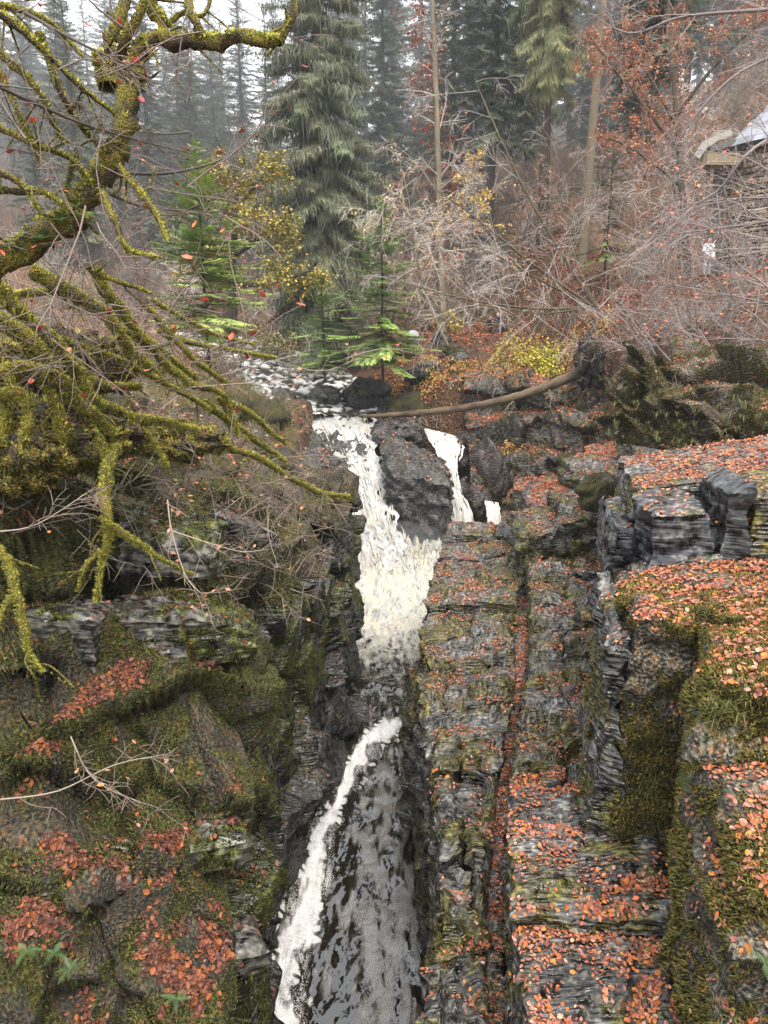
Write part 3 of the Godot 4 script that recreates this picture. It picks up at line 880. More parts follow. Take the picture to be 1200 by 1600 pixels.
func ground() -> void:
	var xs := []
	var ds := []
	var x := -260.0
	while x < 260.0:
		xs.append(x)
		x += clampf(0.3 + absf(x) * 0.035, 0.4, 14.0)
	var d := -40.0
	while d < 420.0:
		ds.append(d)
		d += 5.0 if d < 0 else (1.0 if d < 28.0 else (0.4 if d < 70.0 else 0.4 + (d - 70.0) * 0.06))
	var p := PackedVector3Array()
	for dd in ds:
		for xx in xs: p.append(Vector3(xx, ground_h(xx, dd), -dd))
	var g := Geo.new()
	var z := {"rock": Color(0.13, 0.075, 0.05), "rock2": Color(0.24, 0.13, 0.08), "moss": Color(0.055, 0.052, 0.015), "moss2": Color(0.09, 0.075, 0.025), "bias": -0.12, "up": 0.0}
	grid(g, p, xs.size(), ds.size(), Vector3.UP, z)
	meta(obj("ground", g.mesh(), M.soil), "leaf-strewn woodland ground and hillside", "ground", "", "structure")
	# fallen leaves over the terrace and the near slopes
	for k in 52000:
		var q := Vector2(rnd(-1.0, 20.0), rnd(44.0, 74.0))
		if k % 5 == 0: q = Vector2(rnd(9.5, 22.0), rnd(12.0, 50.0))
		var dn := nf.get_noise_2d(q.x * 0.35, q.y * 0.35)
		if dn < -0.16 or river_at(q.x, q.y).x < 3.4: continue
		var h := ground_h(q.x, q.y)
		if h < 6.0: continue
		put_leaf(litter_far, Vector3(q.x, h + 0.02, -q.y), Vector3.UP, PAL_FAR, 0.17)

func back_cliff() -> void:
	var z := {"rock": Color(0.10, 0.084, 0.074), "rock2": Color(0.25, 0.225, 0.205), "moss": Color(0.08, 0.07, 0.02), "moss2": Color(0.17, 0.14, 0.04), "bias": 0.0, "up": 0.15,
		"leaf": litter_far, "leaf_d": 200.0, "leaf_bias": 0.2, "pal": PAL_FAR, "leaf_size": 0.12, "tuft": tufts, "tuft_d": 28.0, "tuft_size": 0.13, "mat": M.slate}
	var nu := 230
	var nv := 150
	var p := PackedVector3Array()
	for j in nv:
		for i in nu:
			var x := lerpf(4.9, 19.0, float(i) / (nu - 1))
			var q := float(j) / (nv - 1) * 8.0
			var w := nz.get_noise_2d(x * 0.3, 4.0) * 0.9
			var dd := tab([0, 1, 2, 3, 4, 5, 6, 7, 8], [38.2, 38.8, 40.3, 40.7, 42.4, 42.7, 44.6, 44.9, 47.2], q)
			var y := tab([0, 1, 2, 3, 4, 5, 6, 7, 8], [-1.0, 2.3, 2.9, 4.6, 5.2, 6.6, 7.1, 8.5, 8.95], q + w * 0.5)
			var near := st(6.0, 15.0, x)
			dd -= near * lerpf(7.0, 3.5, q / 8.0)
			y += near * tab([0.0, 4.0, 8.0], [1.0, 1.2, 0.9], q) + (3.0 * st(13.0, 18.0, x)) * q / 8.0
			if x < 3.5: y = minf(y, lerpf(6.4, 9.0, st(1.5, 4.5, x + st(5, 8, q) * 2.0)))
			p.append(Vector3(x, y, -dd - w))
	displace(p, nu, nv, 1.0, 0.42, 4.0)
	var g := Geo.new()
	grid(g, p, nu, nv, Vector3(0, 1, 1), z)
	meta(obj("head_cliff", g.mesh(), M.slate), "broken rock cliff with leaf-covered ledges at the head of the gorge", "cliff", "", "structure")


# ---------------------------------------------------------------- water
func band(x: float, d: float, line: Array) -> float:      # signed share across a band: 0 in its middle, 1 at its edge; line of (x, d, half width)
	var best := 9.0
	for k in line.size() - 1:
		var a: Vector3 = line[k]
		var b: Vector3 = line[k + 1]
		var ab := Vector2(b.x - a.x, b.y - a.y)
		var q := clampf((Vector2(x, d) - Vector2(a.x, a.y)).dot(ab) / ab.length_squared(), 0.0, 1.0)
		var w := lerpf(a.z, b.z, q)
		best = minf(best, Vector2(x, d).distance_to(Vector2(a.x, a.y) + ab * q) / w)
	return best

func wave(x: float, d: float) -> float:
	var churn := st(20.0, 31.0, d)
	var h := 0.035 * nf.get_noise_2d(x * 0.8, d * 0.55) + 0.012 * nf.get_noise_2d(x * 3.0, d * 2.0 + 40.0)
	h += st(12.0, 22.0, d) * 0.10 * nf.get_noise_2d(x * 0.9 + 20.0, d * 0.7)
	h += churn * (0.30 * nf.get_noise_2d(x * 0.7, d * 0.6 + 9.0) + 0.16 * absf(nf.get_noise_2d(x * 2.2, d * 2.0)))
	h += st(31.5, 36.5, d) * (0.75 + 1.1 * absf(nf.get_noise_2d(x * 0.9 + 3.0, d * 0.9)) + 0.35 * nf.get_noise_2d(x * 3.0, d * 3.0))
	return h

func pool() -> void:
	var W := 1024
	var H := 2048
	var x0 := -3.2
	var x1 := 4.4
	var d0 := 8.5
	var d1 := 40.5
	var fine := noise_img(512, 0.11, 3, 21)
	var cells := noise_img(512, 0.05, 1, 22, FastNoiseLite.TYPE_CELLULAR, FastNoiseLite.RETURN_DISTANCE)
	var cells2 := noise_img(512, 0.025, 1, 27, FastNoiseLite.TYPE_CELLULAR, FastNoiseLite.RETURN_DISTANCE2_SUB)
	var coarse := noise_img(512, 0.012, 5, 23)
	var swirl := noise_img(512, 0.02, 4, 25)
	var foam := [Vector3(0.35, 20.6, 0.55), Vector3(-0.35, 19.6, 0.36), Vector3(-0.9, 18.0, 0.32), Vector3(-1.35, 16.4, 0.34), Vector3(-1.75, 14.6, 0.45), Vector3(-1.85, 13.0, 0.42), Vector3(-1.85, 11.9, 0.28), Vector3(-1.8, 10.4, 0.32), Vector3(-1.8, 8.0, 0.35)]
	var data := PackedByteArray()
	data.resize(W * H * 3)
	var rg := PackedByteArray()
	rg.resize(W * H)
	for j in H:
		var d := lerpf(d0, d1, (j + 0.5) / H)
		var churn := st(21.5, 29.0, d)
		for i in W:
			var x := lerpf(x0, x1, (i + 0.5) / W)
			var wx := x + (coarse[((j / 3) & 511) * 512 + ((i / 2) & 511)] / 255.0 - 0.5) * 0.9
			var f := fine[((j * 3) & 511) * 512 + ((i * 2) & 511)] / 255.0
			var c := cells[((j * 2) & 511) * 512 + (i & 511)] / 255.0
			var lace := cells2[((j * 2 + i / 3) & 511) * 512 + ((i + j / 4) & 511)] / 255.0
			var s := swirl[((j / 2) & 511) * 512 + (i & 511)] / 255.0
			var b := 9.0
			if d < 22.0: b = band(wx, d, foam)
			var w := st(1.05, 0.85, b + (f - 0.5) * 1.1 + (s - 0.5) * 2.2) * (0.9 + 0.1 * st(0.1, 0.3, c)) * (0.9 + 0.1 * st(0.3, 0.6, f))            # the foam raft, with holes
			w *= 1.0 - 0.85 * st(0.72, 0.8, 1.0 - lace)* st(0.45, 0.95, b)
			w = maxf(w, 0.75 * st(1.9, 1.0, b) * st(0.60, 0.68, f * 0.5 + s * 0.5))
			var film := st(0.42, 0.75, s + st(0.9, 2.2, b) * 0.18 - st(1.4, 0.6, x - a_left(d) * 0.0 + 1.6) * 0.3)   # fine bubbles on the smooth water
			w = maxf(w, film * (0.33 + 0.2 * st(0.40, 0.70, f)) * st(24.0, 19.0, d))
			w = maxf(w, st(0.66, 0.74, s * 0.55 + f * 0.45) * 0.8 * st(17.0, 21.0, d))
			w = maxf(w, churn * st(0.62 - 0.48 * st(22.0, 30.0, d), 0.76 - 0.30 * st(22.0, 30.0, d), s * 0.5 + f * 0.2 + (1.0 - lace) * 0.3))
			var k := j * W + i
			var base := Color(0.10, 0.085, 0.06)
			var top := Color(0.86, 0.86, 0.86).lerp(Color(0.70, 0.70, 0.69).lerp(Color(0.70, 0.68, 0.61), st(0.4, 0.65, s)), churn)
			top = top * (0.80 + 0.22 * st(0.25, 0.7, f * 0.5 + s * 0.5))
			var col := base.lerp(top, clampf(w, 0, 1))
			data[k * 3] = int(col.r * 255)
			data[k * 3 + 1] = int(col.g * 255)
			data[k * 3 + 2] = int(col.b * 255)
			rg[k] = int(255 * (0.06 + 0.6 * w))
	var m := mat("pool_water", Color.WHITE, 1.0, false)
	m.albedo_texture = ImageTexture.create_from_image(Image.create_from_data(W, H, false, Image.FORMAT_RGB8, data))
	m.roughness_texture = ImageTexture.create_from_image(Image.create_from_data(W, H, false, Image.FORMAT_L8, rg))
	m.metallic_specular = 0.6
	var rip := noise_img(512, 0.035, 4, 31)
	m.texture_repeat = false
	var g := Geo.new()
	var nu := 190
	var nv := 620
	for j in nv:
		var d := d0 * pow(d1 / d0, float(j) / (nv - 1))
		for i in nu:
			var x := lerpf(x0, x1, float(i) / (nu - 1))
			var e := 0.03
			var h := wave(x, d)
			var foamy := st(1.1, 0.7, band(x, d, foam)) if d < 22.0 else 0.0
			g.v.append(Vector3(x, h + foamy * 0.05, -d))
			var nr := Vector3(h - wave(x + e, d), e, wave(x, d + e) - h)
			g.n.append(nr.normalized())
			g.uv.append(Vector2((x - x0) / (x1 - x0), (d - d0) / (d1 - d0)))
	for j in nv - 1:
		for i in nu - 1:
			var a := j * nu + i
			g.i.append_array(PackedInt32Array([a, a + nu, a + nu + 1, a, a + nu + 1, a + 1]))
	meta(obj("pool_water", g.mesh(), m), "dark river pool with white foam running down the gorge", "water", "", "structure")

# White water down a run of rows, each (left, right); gaps open where it thins.
func cascade(called: String, label: String, rows: Array, nu: int, nv: int, thin: float, bulge: float, seed_: float, strands: int) -> void:
	var g := Geo.new()
	var L := []
	var R := []
	for r in rows:
		L.append(r[0]); R.append(r[1])
	var ls := smooth(L, 8)
	var rs := smooth(R, 8)
	var m := ls.size() - 1
	var keep := PackedByteArray()
	keep.resize(nu * nv)
	for j in nv:
		var f := float(j) / (nv - 1) * m
		var a := mini(int(f), m - 1)
		var l: Vector3 = ls[a].lerp(ls[a + 1], f - a)
		var r: Vector3 = rs[a].lerp(rs[a + 1], f - a)
		for i in nu:
			var q := float(i) / (nu - 1)
			var wob := nz.get_noise_3d(q * 3.0, f * 0.3, seed_) * 0.06
			var p := l.lerp(r, q + wob)
			var rope := nf.get_noise_3d(q * 9.0 + seed_, f * 0.16, 3.0)
			var lump := nf.get_noise_3dv(Vector3(p.x * 2.2, p.y * 0.9, p.z * 0.9))
			var froth := absf(nf.get_noise_3dv(Vector3(p.x * 3.2, p.y * 1.6, p.z * 1.6) + Vector3(seed_, 0, 0)))
			p += Vector3(0, 0.3, 0.9) * (bulge * (rope * 0.35 + lump * 0.5 + froth * 0.55) + bulge * 0.7 * sin(q * PI))
			g.v.append(p)
			var edge := minf(q, 1.0 - q)
			var holes := rope * 0.8 + nf.get_noise_3dv(Vector3(p.x * 4.0, p.y * 1.2, p.z * 1.2)) * 0.6 + (edge - 0.18) * 3.0 * (1.0 if edge < 0.18 else 0.0) + 0.62 - thin * (0.2 + st(0.45, 1.0, q) * 1.3)
			keep[j * nu + i] = 1 if holes > 0.0 else 0
			var w := 0.34 + 0.14 * rope + 0.20 * froth
			var peat := st(0.1, 0.5, nf.get_noise_3dv(p * 0.5 + Vector3(0, 0, 17)))
			g.c.append(Color(w, w, w * 0.99).lerp(Color(w * 0.95, w * 0.86, w * 0.66), peat * 0.7))
	g.n.resize(nu * nv)
	for j in nv:
		for i in nu:
			var du := g.v[j * nu + mini(i + 1, nu - 1)] - g.v[j * nu + maxi(i - 1, 0)]
			var dv := g.v[mini(j + 1, nv - 1) * nu + i] - g.v[maxi(j - 1, 0) * nu + i]
			var n := dv.cross(du).normalized()
			g.n[j * nu + i] = n if n.z > 0 or n.y > 0.5 else -n
	for j in nv - 1:
		for i in nu - 1:
			var a := j * nu + i
			if keep[a] + keep[a + 1] + keep[a + nu] + keep[a + nu + 1] < 3: continue
			g.i.append_array(PackedInt32Array([a, a + 1, a + nu + 1, a, a + nu + 1, a + nu]))
	# strands and ropes of falling water in front of the sheet
	for k in strands:
		var q := rng.randf()
		var f := rng.randf() * m * 0.92
		var span := rnd(2.0, 9.0)
		var wd := rnd(0.008, 0.035)
		var off := rnd(0.05, 0.45) * bulge * 2.2
		var w := rnd(0.34, 0.72)
		var col := Color(w, w, w * 0.98).lerp(Color(w * 0.95, w * 0.87, w * 0.7), rng.randf() * 0.5)
		var k0 := g.v.size()
		for e in 6:
			var ff := minf(f + span * e / 5.0, m - 0.001)
			var a := int(ff)
			var l: Vector3 = ls[a].lerp(ls[a + 1], ff - a)
			var r: Vector3 = rs[a].lerp(rs[a + 1], ff - a)
			var p := l.lerp(r, q + 0.015 * nz.get_noise_2d(e * 0.5, k * 3.1)) + Vector3(0, 0.3, 0.9) * (off + bulge * 0.7 * sin(q * PI))
			var hw: float = wd * [0.25, 0.8, 1.0, 0.9, 0.6, 0.15][e]
			for sd in [-1.0, 1.0]:
				g.v.append(p + Vector3(sd * hw, 0, 0))
				g.n.append(Vector3(sd * 0.6, 0.35, 0.7).normalized())
				g.c.append(col)
		for e in 5:
			var a := k0 + e * 2
			g.i.append_array(PackedInt32Array([a, a + 1, a + 3, a, a + 3, a + 2]))
	meta(obj(called, g.mesh(), M.white_water), label, "waterfall")

func falls() -> void:
	var z := {"rock": Color(0.07, 0.067, 0.067), "rock2": Color(0.18, 0.17, 0.166), "moss": Color(0.06, 0.055, 0.015), "moss2": Color(0.11, 0.10, 0.03), "bias": -0.45, "up": 0.35,
		"leaf": litter_far, "leaf_d": 12.0, "leaf_bias": -0.05, "pal": PAL_FAR, "leaf_size": 0.12, "mat": M.slate}
	var rock := thing("falls_rock", "dark wet rock of the waterfall's lip and bed", "rock", Vector3.ZERO, "", "structure")
	rock_block("rock_block", rock, [Vector2(0.15, 37.6), Vector2(3.4, 36.6), Vector2(3.7, 42.0), Vector2(-0.1, 42.6)], [5.3, 4.5, 4.7, 6.6], -1.2, z, 0.0, 0.4, 0.2, 0.22)
	rock_block("rock_block", rock, [Vector2(-7.0, 41.6), Vector2(-0.4, 40.2), Vector2(-0.4, 46.5), Vector2(-7.0, 46.5)], [6.2, 4.9, 6.5, 6.7], -1.0, z, 0.0, 1.2, 0.35, 0.3)
	rock_block("rock_block", rock, [Vector2(-5.0, 38.6), Vector2(-0.6, 38.5), Vector2(-0.4, 41.0), Vector2(-5.0, 41.5)], [4.4, 3.2, 5.3, 5.6], -1.0, z, 0.0, 0.8, 0.35, 0.3)
	rock_block("rock_block", rock, [Vector2(-0.5, 42.4), Vector2(2.2, 42.2), Vector2(2.4, 47.5), Vector2(-0.5, 47.5)], [6.75, 6.6, 7.0, 7.1], -1.0, z, 0.0, 0.4, 0.35, 0.3)
	rock_block("rock_block", rock, [Vector2(2.0, 42.2), Vector2(5.2, 41.6), Vector2(5.4, 47.5), Vector2(2.0, 47.5)], [2.8, 2.6, 5.2, 5.4], -1.0, z, 0.0, 0.6, 0.35, 0.3)
	rock_block("rock_block", rock, [Vector2(3.75, 39.4), Vector2(4.9, 39.3), Vector2(5.0, 42.0), Vector2(3.9, 42.0)], [2.2, 2.6, 4.0, 3.6], -1.0, z, 0.0, 0.4, 0.3, 0.2)
	rock_block("rock_block", rock, [Vector2(-2.2, 35.9), Vector2(-0.9, 35.9), Vector2(-1.1, 37.6), Vector2(-2.2, 37.6)], [1.5, 0.7, 0.9, 2.0], -0.8, z, 0.0, 0.6, 0.3, 0.1)
	# far wall of the pool, behind the mossy cliff
	rock_block("rock_block", rock, [Vector2(-8.0, 29.5), Vector2(-3.0, 30.0), Vector2(-2.6, 42.0), Vector2(-8.0, 42.0)], [6.4, 5.0, 5.4, 6.2], -1.0, z, 0.0, 0.8, 0.4, 0.3)
	cascade("main_waterfall", "broad white waterfall pouring past the dark central rock", [
		[Vector3(-5.80, 7.13, -47.23), Vector3(-1.63, 6.97, -47.19)], [Vector3(-5.77, 6.38, -44.77), Vector3(0.00, 6.62, -45.04)], [Vector3(-4.82, 5.47, -42.28), Vector3(0.22, 5.62, -42.52)], [Vector3(-3.74, 4.57, -40.40), Vector3(0.43, 4.57, -40.40)],
		[Vector3(-2.95, 3.63, -39.03), Vector3(0.76, 3.49, -38.69)], [Vector3(-2.52, 2.47, -37.51), Vector3(0.86, 2.42, -36.78)], [Vector3(-2.30, 1.26, -36.28), Vector3(1.29, 1.43, -35.70)], [Vector3(-2.24, 0.30, -35.01), Vector3(2.14, 0.55, -34.45)], [Vector3(-2.23, -0.87, -34.51), Vector3(2.38, -0.66, -33.95)]], 170, 260, 0.3, 0.36, 2.0, 260)
	cascade("side_waterfall", "narrow white waterfall in the cleft behind the central rock", [
		[Vector3(2.27, 6.32, -43.42), Vector3(4.59, 5.76, -43.07)], [Vector3(2.64, 5.71, -41.92), Vector3(4.55, 5.28, -41.82)], [Vector3(3.15, 4.64, -40.63), Vector3(4.16, 4.40, -40.57)], [Vector3(3.50, 3.44, -39.40), Vector3(4.28, 3.34, -39.37)],
		[Vector3(3.58, 2.42, -38.42), Vector3(4.75, 2.42, -38.42)], [Vector3(3.59, 1.25, -37.51), Vector3(5.09, 1.08, -37.47)]], 60, 150, 0.12, 0.16, 5.0, 60)
	cascade("small_waterfall", "short low waterfall at the foot of the reddish rocks", [
		[Vector3(5.43, 2.98, -38.77), Vector3(6.30, 2.84, -38.73)], [Vector3(5.45, 2.35, -37.99), Vector3(6.34, 2.32, -37.99)], [Vector3(5.40, 0.98, -37.24), Vector3(6.41, 0.98, -37.24)]], 26, 50, 0.2, 0.1, 8.0, 20)
	# the river above the falls
	var g := Geo.new()
	var pts := []
	for q in river: pts.append(Vector3(q.x, q.y, -q.z))
	var line := smooth(pts, 30)
	var nu := 34
	for k in line.size():
		var dir: Vector3 = line[mini(k + 1, line.size() - 1)] - line[maxi(k - 1, 0)]
		var side := Vector3(-dir.z, 0, dir.x).normalized()
		var w := 3.4 + k * 0.02
		for i in nu:
			var q := (float(i) / (nu - 1) * 2.0 - 1.0) * w
			var p: Vector3 = line[k] + side * q
			var n := nf.get_noise_3dv(Vector3(p.x * 0.8, 0, p.z * 0.8))
			p.y += 0.22 * n + 0.1 * nf.get_noise_3dv(p * 2.5)
			g.v.append(p)
			var foamy := st(-0.02, 0.16, nf.get_noise_3dv(p * 1.7) * 0.8 + n * 0.6)
			g.c.append(Color(0.035, 0.03, 0.022).lerp(Color(0.75, 0.75, 0.74), foamy))
			g.n.append((Vector3.UP + Vector3(nf.get_noise_3dv(p * 3.0), 0, nf.get_noise_3dv(p * 3.0 + Vector3(5, 5, 5))) * 0.5).normalized())
	for k in line.size() - 1:
		for i in nu - 1:
			var a := k * nu + i
			g.i.append_array(PackedInt32Array([a, a + nu, a + nu + 1, a, a + nu + 1, a + 1]))
	meta(obj("river_water", g.mesh(), mat("river_water", Color.WHITE, 0.25)), "broken river running down to the falls", "water", "", "structure")

func mist() -> void:
	# spray hanging at the foot of the falls, and mist among the far trees
	for b in [["spray", Vector3(0.7, 0.9, -35.8), Vector3(6.0, 3.4, 3.0), 0.09, "fine spray drifting at the foot of the main waterfall"], ["mist", Vector3(-10, 38, -132), Vector3(300, 80, 120), 0.0048, "pale mist hanging among the trees up the hillside"]]:
		var f := FogVolume.new()
		f.name = b[0]
		f.shape = RenderingServer.FOG_VOLUME_SHAPE_ELLIPSOID if b[0] == "spray" else RenderingServer.FOG_VOLUME_SHAPE_BOX
		f.size = b[2]
		f.position = b[1]
		var fm := FogMaterial.new()
		fm.density = b[3]
		fm.albedo = Color(0.93, 0.95, 0.97)
		f.material = fm
		add_child(f)
		meta(f, b[4], "mist", "", "stuff")


# ---------------------------------------------------------------- trees and plants
const ORD := ["first", "second", "third", "fourth", "fifth", "sixth", "seventh", "eighth", "ninth", "tenth", "eleventh", "twelfth", "thirteenth", "fourteenth", "fifteenth", "sixteenth", "seventeenth", "eighteenth", "nineteenth", "twentieth", "twenty-first", "twenty-second", "twenty-third", "twenty-fourth", "twenty-fifth", "twenty-sixth", "twenty-seventh", "twenty-eighth", "twenty-ninth", "thirtieth"]
const BARK := Color(0.10, 0.085, 0.072)
const GREY_BARK := Color(0.21, 0.195, 0.175)
const TWIG := Color(0.27, 0.22, 0.20)
const PALE_TWIG := Color(0.46, 0.41, 0.37)

func conifer(label: String, at: Vector3, H: float, R: float, from: float, kind: int, col: Color, o := {}) -> Node3D:
	var t := thing(o.get("name", "conifer_tree"), label, "tree", at, o.get("group", ""))
	var g := Geo.new()
	var pts := []
	var lean := Vector3(rnd(-0.02, 0.02), 0, rnd(-0.02, 0.02))
	for k in 9: pts.append(Vector3.UP * (H * k / 8.0 - 0.5) + lean * H * k / 8.0 + Vector3(rnd(-1, 1), 0, rnd(-1, 1)) * 0.03)
	tube(g, pts, o.get("r", H * 0.011), 0.03, 9, o.get("bark", BARK), 0.12)
	obj("trunk", g.mesh(), M.bark, t)
	var inst := Inst.new()
	var hang := Inst.new()
	var y := H * from
	var gap: float = o.get("gap", 0.55)
	while y < H - 0.2:
		var q := (y - H * from) / (H * (1.0 - from))
		var len := R * (pow(1.0 - q, 0.75) * 0.95 + 0.05) * (0.75 + 0.25 * st(0.0, 0.12, q))
		var n: int = o.get("whorl", 6)
		var a0 := rng.randf() * TAU
		for k in n:
			if rng.randf() < float(o.get("gaps", 0.12)): continue
			var an := a0 + TAU * k / n + rnd(-0.3, 0.3)
			var l := len * rnd(0.5, 1.25)
			var pitch := lerpf(float(o.get("low", -0.35)), 0.45, q) + rnd(-0.15, 0.15)
			var z := Vector3(cos(an) * cos(pitch), sin(pitch), sin(an) * cos(pitch))
			var b := Basis.looking_at(-z, Vector3.UP)
			var c := jit(col, 0.28)
			var root := Vector3.UP * (y + rnd(-0.5, 0.5) * gap) + lean * y
			var parts: int = o.get("split", 2)
			for sp in parts:
				var f := float(sp) / parts
				var bb := b.rotated(Vector3.UP, rnd(-0.5, 0.5) if sp else 0.0)
				var ls := l * float(o.get("bits", 0.62 if parts > 1 else 1.0)) * rnd(0.7, 1.3)
				inst.put(bb.x * ls * rnd(0.8, 1.25), bb.y * ls, bb.z * ls, root + z * l * f * 0.85 + Vector3.DOWN * f * f * l * 0.12, c * rnd(0.85, 1.15))
			if o.has("lichen"):
				for s in 3: hang.put(b.x * l, Vector3.UP * rnd(0.6, 1.9), b.z * l * rnd(0.7, 1.1), root + Vector3(rnd(-0.3, 0.3), -0.05, rnd(-0.3, 0.3)), jit(o.lichen, 0.3))
		y += gap * rnd(0.7, 1.3) * (1.0 - 0.45 * q)
	many("crown", S["bough%d" % kind], M.needle, inst, t)
	if hang.b.size(): many("hanging_lichen", S.strands, M.needle, hang, t)
	return t

func leaves_at(tips: Array, n: int, spread: float, size: float, pal: Array, keep := 1.0) -> Inst:
	var inst := Inst.new()
	for tp in tips:
		if rng.randf() > keep: continue
		for k in n:
			var up := (Vector3.UP + rdir() * 0.8).normalized()
			var b := frame_of(up).rotated(up, rng.randf() * TAU)
			var s := size * rnd(0.6, 1.3)
			inst.put(b.x * s, b.y * s, b.z * s, tp[0] + rdir() * spread * rng.randf(), jit(pal[rng.randi() % pal.size()], 0.3))
	return inst

# A broadleaf tree given by its limbs, each [points, radius at the foot, radius at the tip]; branches and twigs grow from them.
func limbed(called: String, label: String, limbs: Array, o: Dictionary) -> Node3D:
	var base: Vector3 = limbs[0][0][0]
	var t := thing(called, label, "tree", base, o.get("group", ""))
	var tips := []
	var tw := Geo.new()
	for k in limbs.size():
		var l: Array = limbs[k]
		var pts := []
		for q in smooth(l[0], 5): pts.append(q - base + rdir() * float(l[1]) * 0.12)
		var g := Geo.new()
		tube(g, pts, l[1], l[2], 8, o.get("bark", GREY_BARK), 0.12, o.get("bark2"))
		obj("trunk" if k == 0 else "limb", g.mesh(), M.bark, t)
		var n: int = o.get("branches", 14) if l.size() < 4 else l[3]
		var first: float = o.get("first", 0.25)
		for b in n:
			var q := lerpf(first, 1.0, (b + rng.randf()) / n)
			var f := q * (pts.size() - 1)
			var a := mini(int(f), pts.size() - 2)
			var p: Vector3 = pts[a].lerp(pts[a + 1], f - a)
			var ax: Vector3 = (pts[a + 1] - pts[a]).normalized()
			var side := (rdir() - ax * 0.3).normalized()
			if o.has("plane"): side = Vector3(side.x, side.y, side.z * float(o.plane)).normalized()
			var nd := (ax * 0.7 + side + Vector3.UP * float(o.get("rise", 0.2))).normalized()
			bough(tw, p, nd, float(o.reach) * rnd(0.5, 1.1) * (1.2 - 0.5 * q), maxf(lerpf(l[1], l[2], q) * 0.22, 0.013), o.get("level", 2), o, tips)
	obj("branches", tw.mesh(), M.twig, t).set_meta("kind", "stuff")
	if o.has("leaves"): many("crown", S.leaf, M.leaf, leaves_at(tips, o.leaves[0], o.leaves[1], o.leaves[2], o.leaves[3], o.leaves[4]), t)
	return t

func sapling(called: String, label: String, at: Vector3, H: float, o: Dictionary, category := "tree") -> Node3D:
	var pts := [at]
	var p := at
	var lean: Vector3 = o.get("lean", Vector3(rnd(-0.15, 0.15), 0, rnd(-0.15, 0.15)))
	for k in 5:
		p += (Vector3.UP + lean + Vector3(rnd(-0.12, 0.12), 0, rnd(-0.12, 0.12))) * H / 5.0
		pts.append(p)
	var t := limbed(called, label, [[pts, o.get("r", H * 0.008), 0.015]], o)
	t.set_meta("category", category)
	return t

func on_ground(px: float, d: float) -> Vector3: return Vector3(px, ground_h(px, d) - 0.05, -d)

# A bush of many stems from one foot
func bush(called: String, label: String, at: Vector3, stems: int, H: float, dirs: Vector3, spread: float, o: Dictionary, group := "") -> Node3D:
	var t := thing(called, label, "shrub", at, group)
	var g := Geo.new()
	var tips := []
	for k in stems:
		var d := (dirs + rdir() * spread).normalized()
		if d.y < -0.2: d.y *= -0.3
		bough(g, Vector3(rnd(-0.4, 0.4), -0.1, rnd(-0.4, 0.4)), d.normalized(), H * rnd(0.6, 1.1), o.get("r", 0.03), o.get("level", 2), o, tips)
	obj("stems", g.mesh(), M.twig, t).set_meta("kind", "stuff")
	if o.has("leaves"): many("leaves", S.leaf, M.leaf, leaves_at(tips, o.leaves[0], o.leaves[1], o.leaves[2], o.leaves[3], o.leaves[4]), t)
	return t

var MOSS := Color(0.33, 0.325, 0.05)
var MOSS_DARK := Color(0.16, 0.155, 0.03)
func mossy_limb(t: Node3D, called: String, line: Array, r0: float, r1: float, inst: Inst, bare := 0.0, thick := 1.0) -> void:
	var pts := []
	for q in smooth(line, 7): pts.append(q - t.position + rdir() * r0 * 0.14 + Vector3(nz.get_noise_3dv(q * 2.5), nz.get_noise_3dv(q * 2.5 + Vector3(40, 0, 0)), 0) * r0 * 0.35)
	var g := Geo.new()
	tube(g, pts, r0, r1, 10, Color(0.10, 0.08, 0.06) if bare > 0.0 else MOSS_DARK, 0.45, MOSS)
	var len := 0.0
	for k in pts.size() - 1: len += pts[k].distance_to(pts[k + 1])
	for k in int(len * 3.5):          # sprigs
		var a := rng.randi_range(1, pts.size() - 2)
		var d: Vector3 = ((pts[a + 1] - pts[a]).normalized() * 0.6 + rdir() + Vector3.DOWN * 0.2).normalized()
		var sp := [pts[a], pts[a] + d * rnd(0.08, 0.25), pts[a] + d * rnd(0.2, 0.5) + rdir() * 0.1 + Vector3.DOWN * rnd(0.0, 0.15)]
		tube(g, smooth(sp, 4), maxf(r1 * 0.5, 0.012), 0.006, 5, MOSS_DARK, 0.4, MOSS)
		for e in 14:
			var b := frame_of(rdir())
			var s := rnd(0.02, 0.04)
			inst.put(b.x * s, b.y * s, b.z * s, (sp[0] as Vector3).lerp(sp[2], rng.randf()), jit(MOSS, 0.45))
	obj(called, g.mesh(), M.moss_bark, t)
	var n := int(len * (r0 + r1) * 0.5 * TAU * 2600.0 * thick)
	for k in n:
		var f := rng.randf() * (pts.size() - 1.001)
		var a := int(f)
		var p: Vector3 = pts[a].lerp(pts[a + 1], f - a)
		var ax: Vector3 = (pts[a + 1] - pts[a]).normalized()
		var d := rdir() + Vector3.UP * (0.35 + bare * 0.9)
		d = (d - ax * d.dot(ax)).normalized()
		if bare > 0.0 and nf.get_noise_3dv(p * 2.0 + d * 0.3) + d.y * 0.45 < bare - 0.25: continue
		var r := lerpf(r0, r1, f / (pts.size() - 1)) * 1.0
		var s := rnd(0.02, 0.05) * (0.7 + 3.0 * r)
		var b := frame_of((d + rdir() * 0.5 + Vector3.DOWN * (0.3 if d.y < 0 else 0.0)).normalized())
		inst.put(b.x * s, b.y * s * rnd(0.8, 1.6), b.z * s, p + d * r * 0.95, jit(MOSS.lerp(Color(0.44, 0.42, 0.07), rng.randf()), 0.45))

func vegetation() -> void:
	foreground_tree()
	moss_tangle()
	print("moss ", Time.get_ticks_msec())
	midground_trees()
	print("mid ", Time.get_ticks_msec())
	far_forest()
	undergrowth()

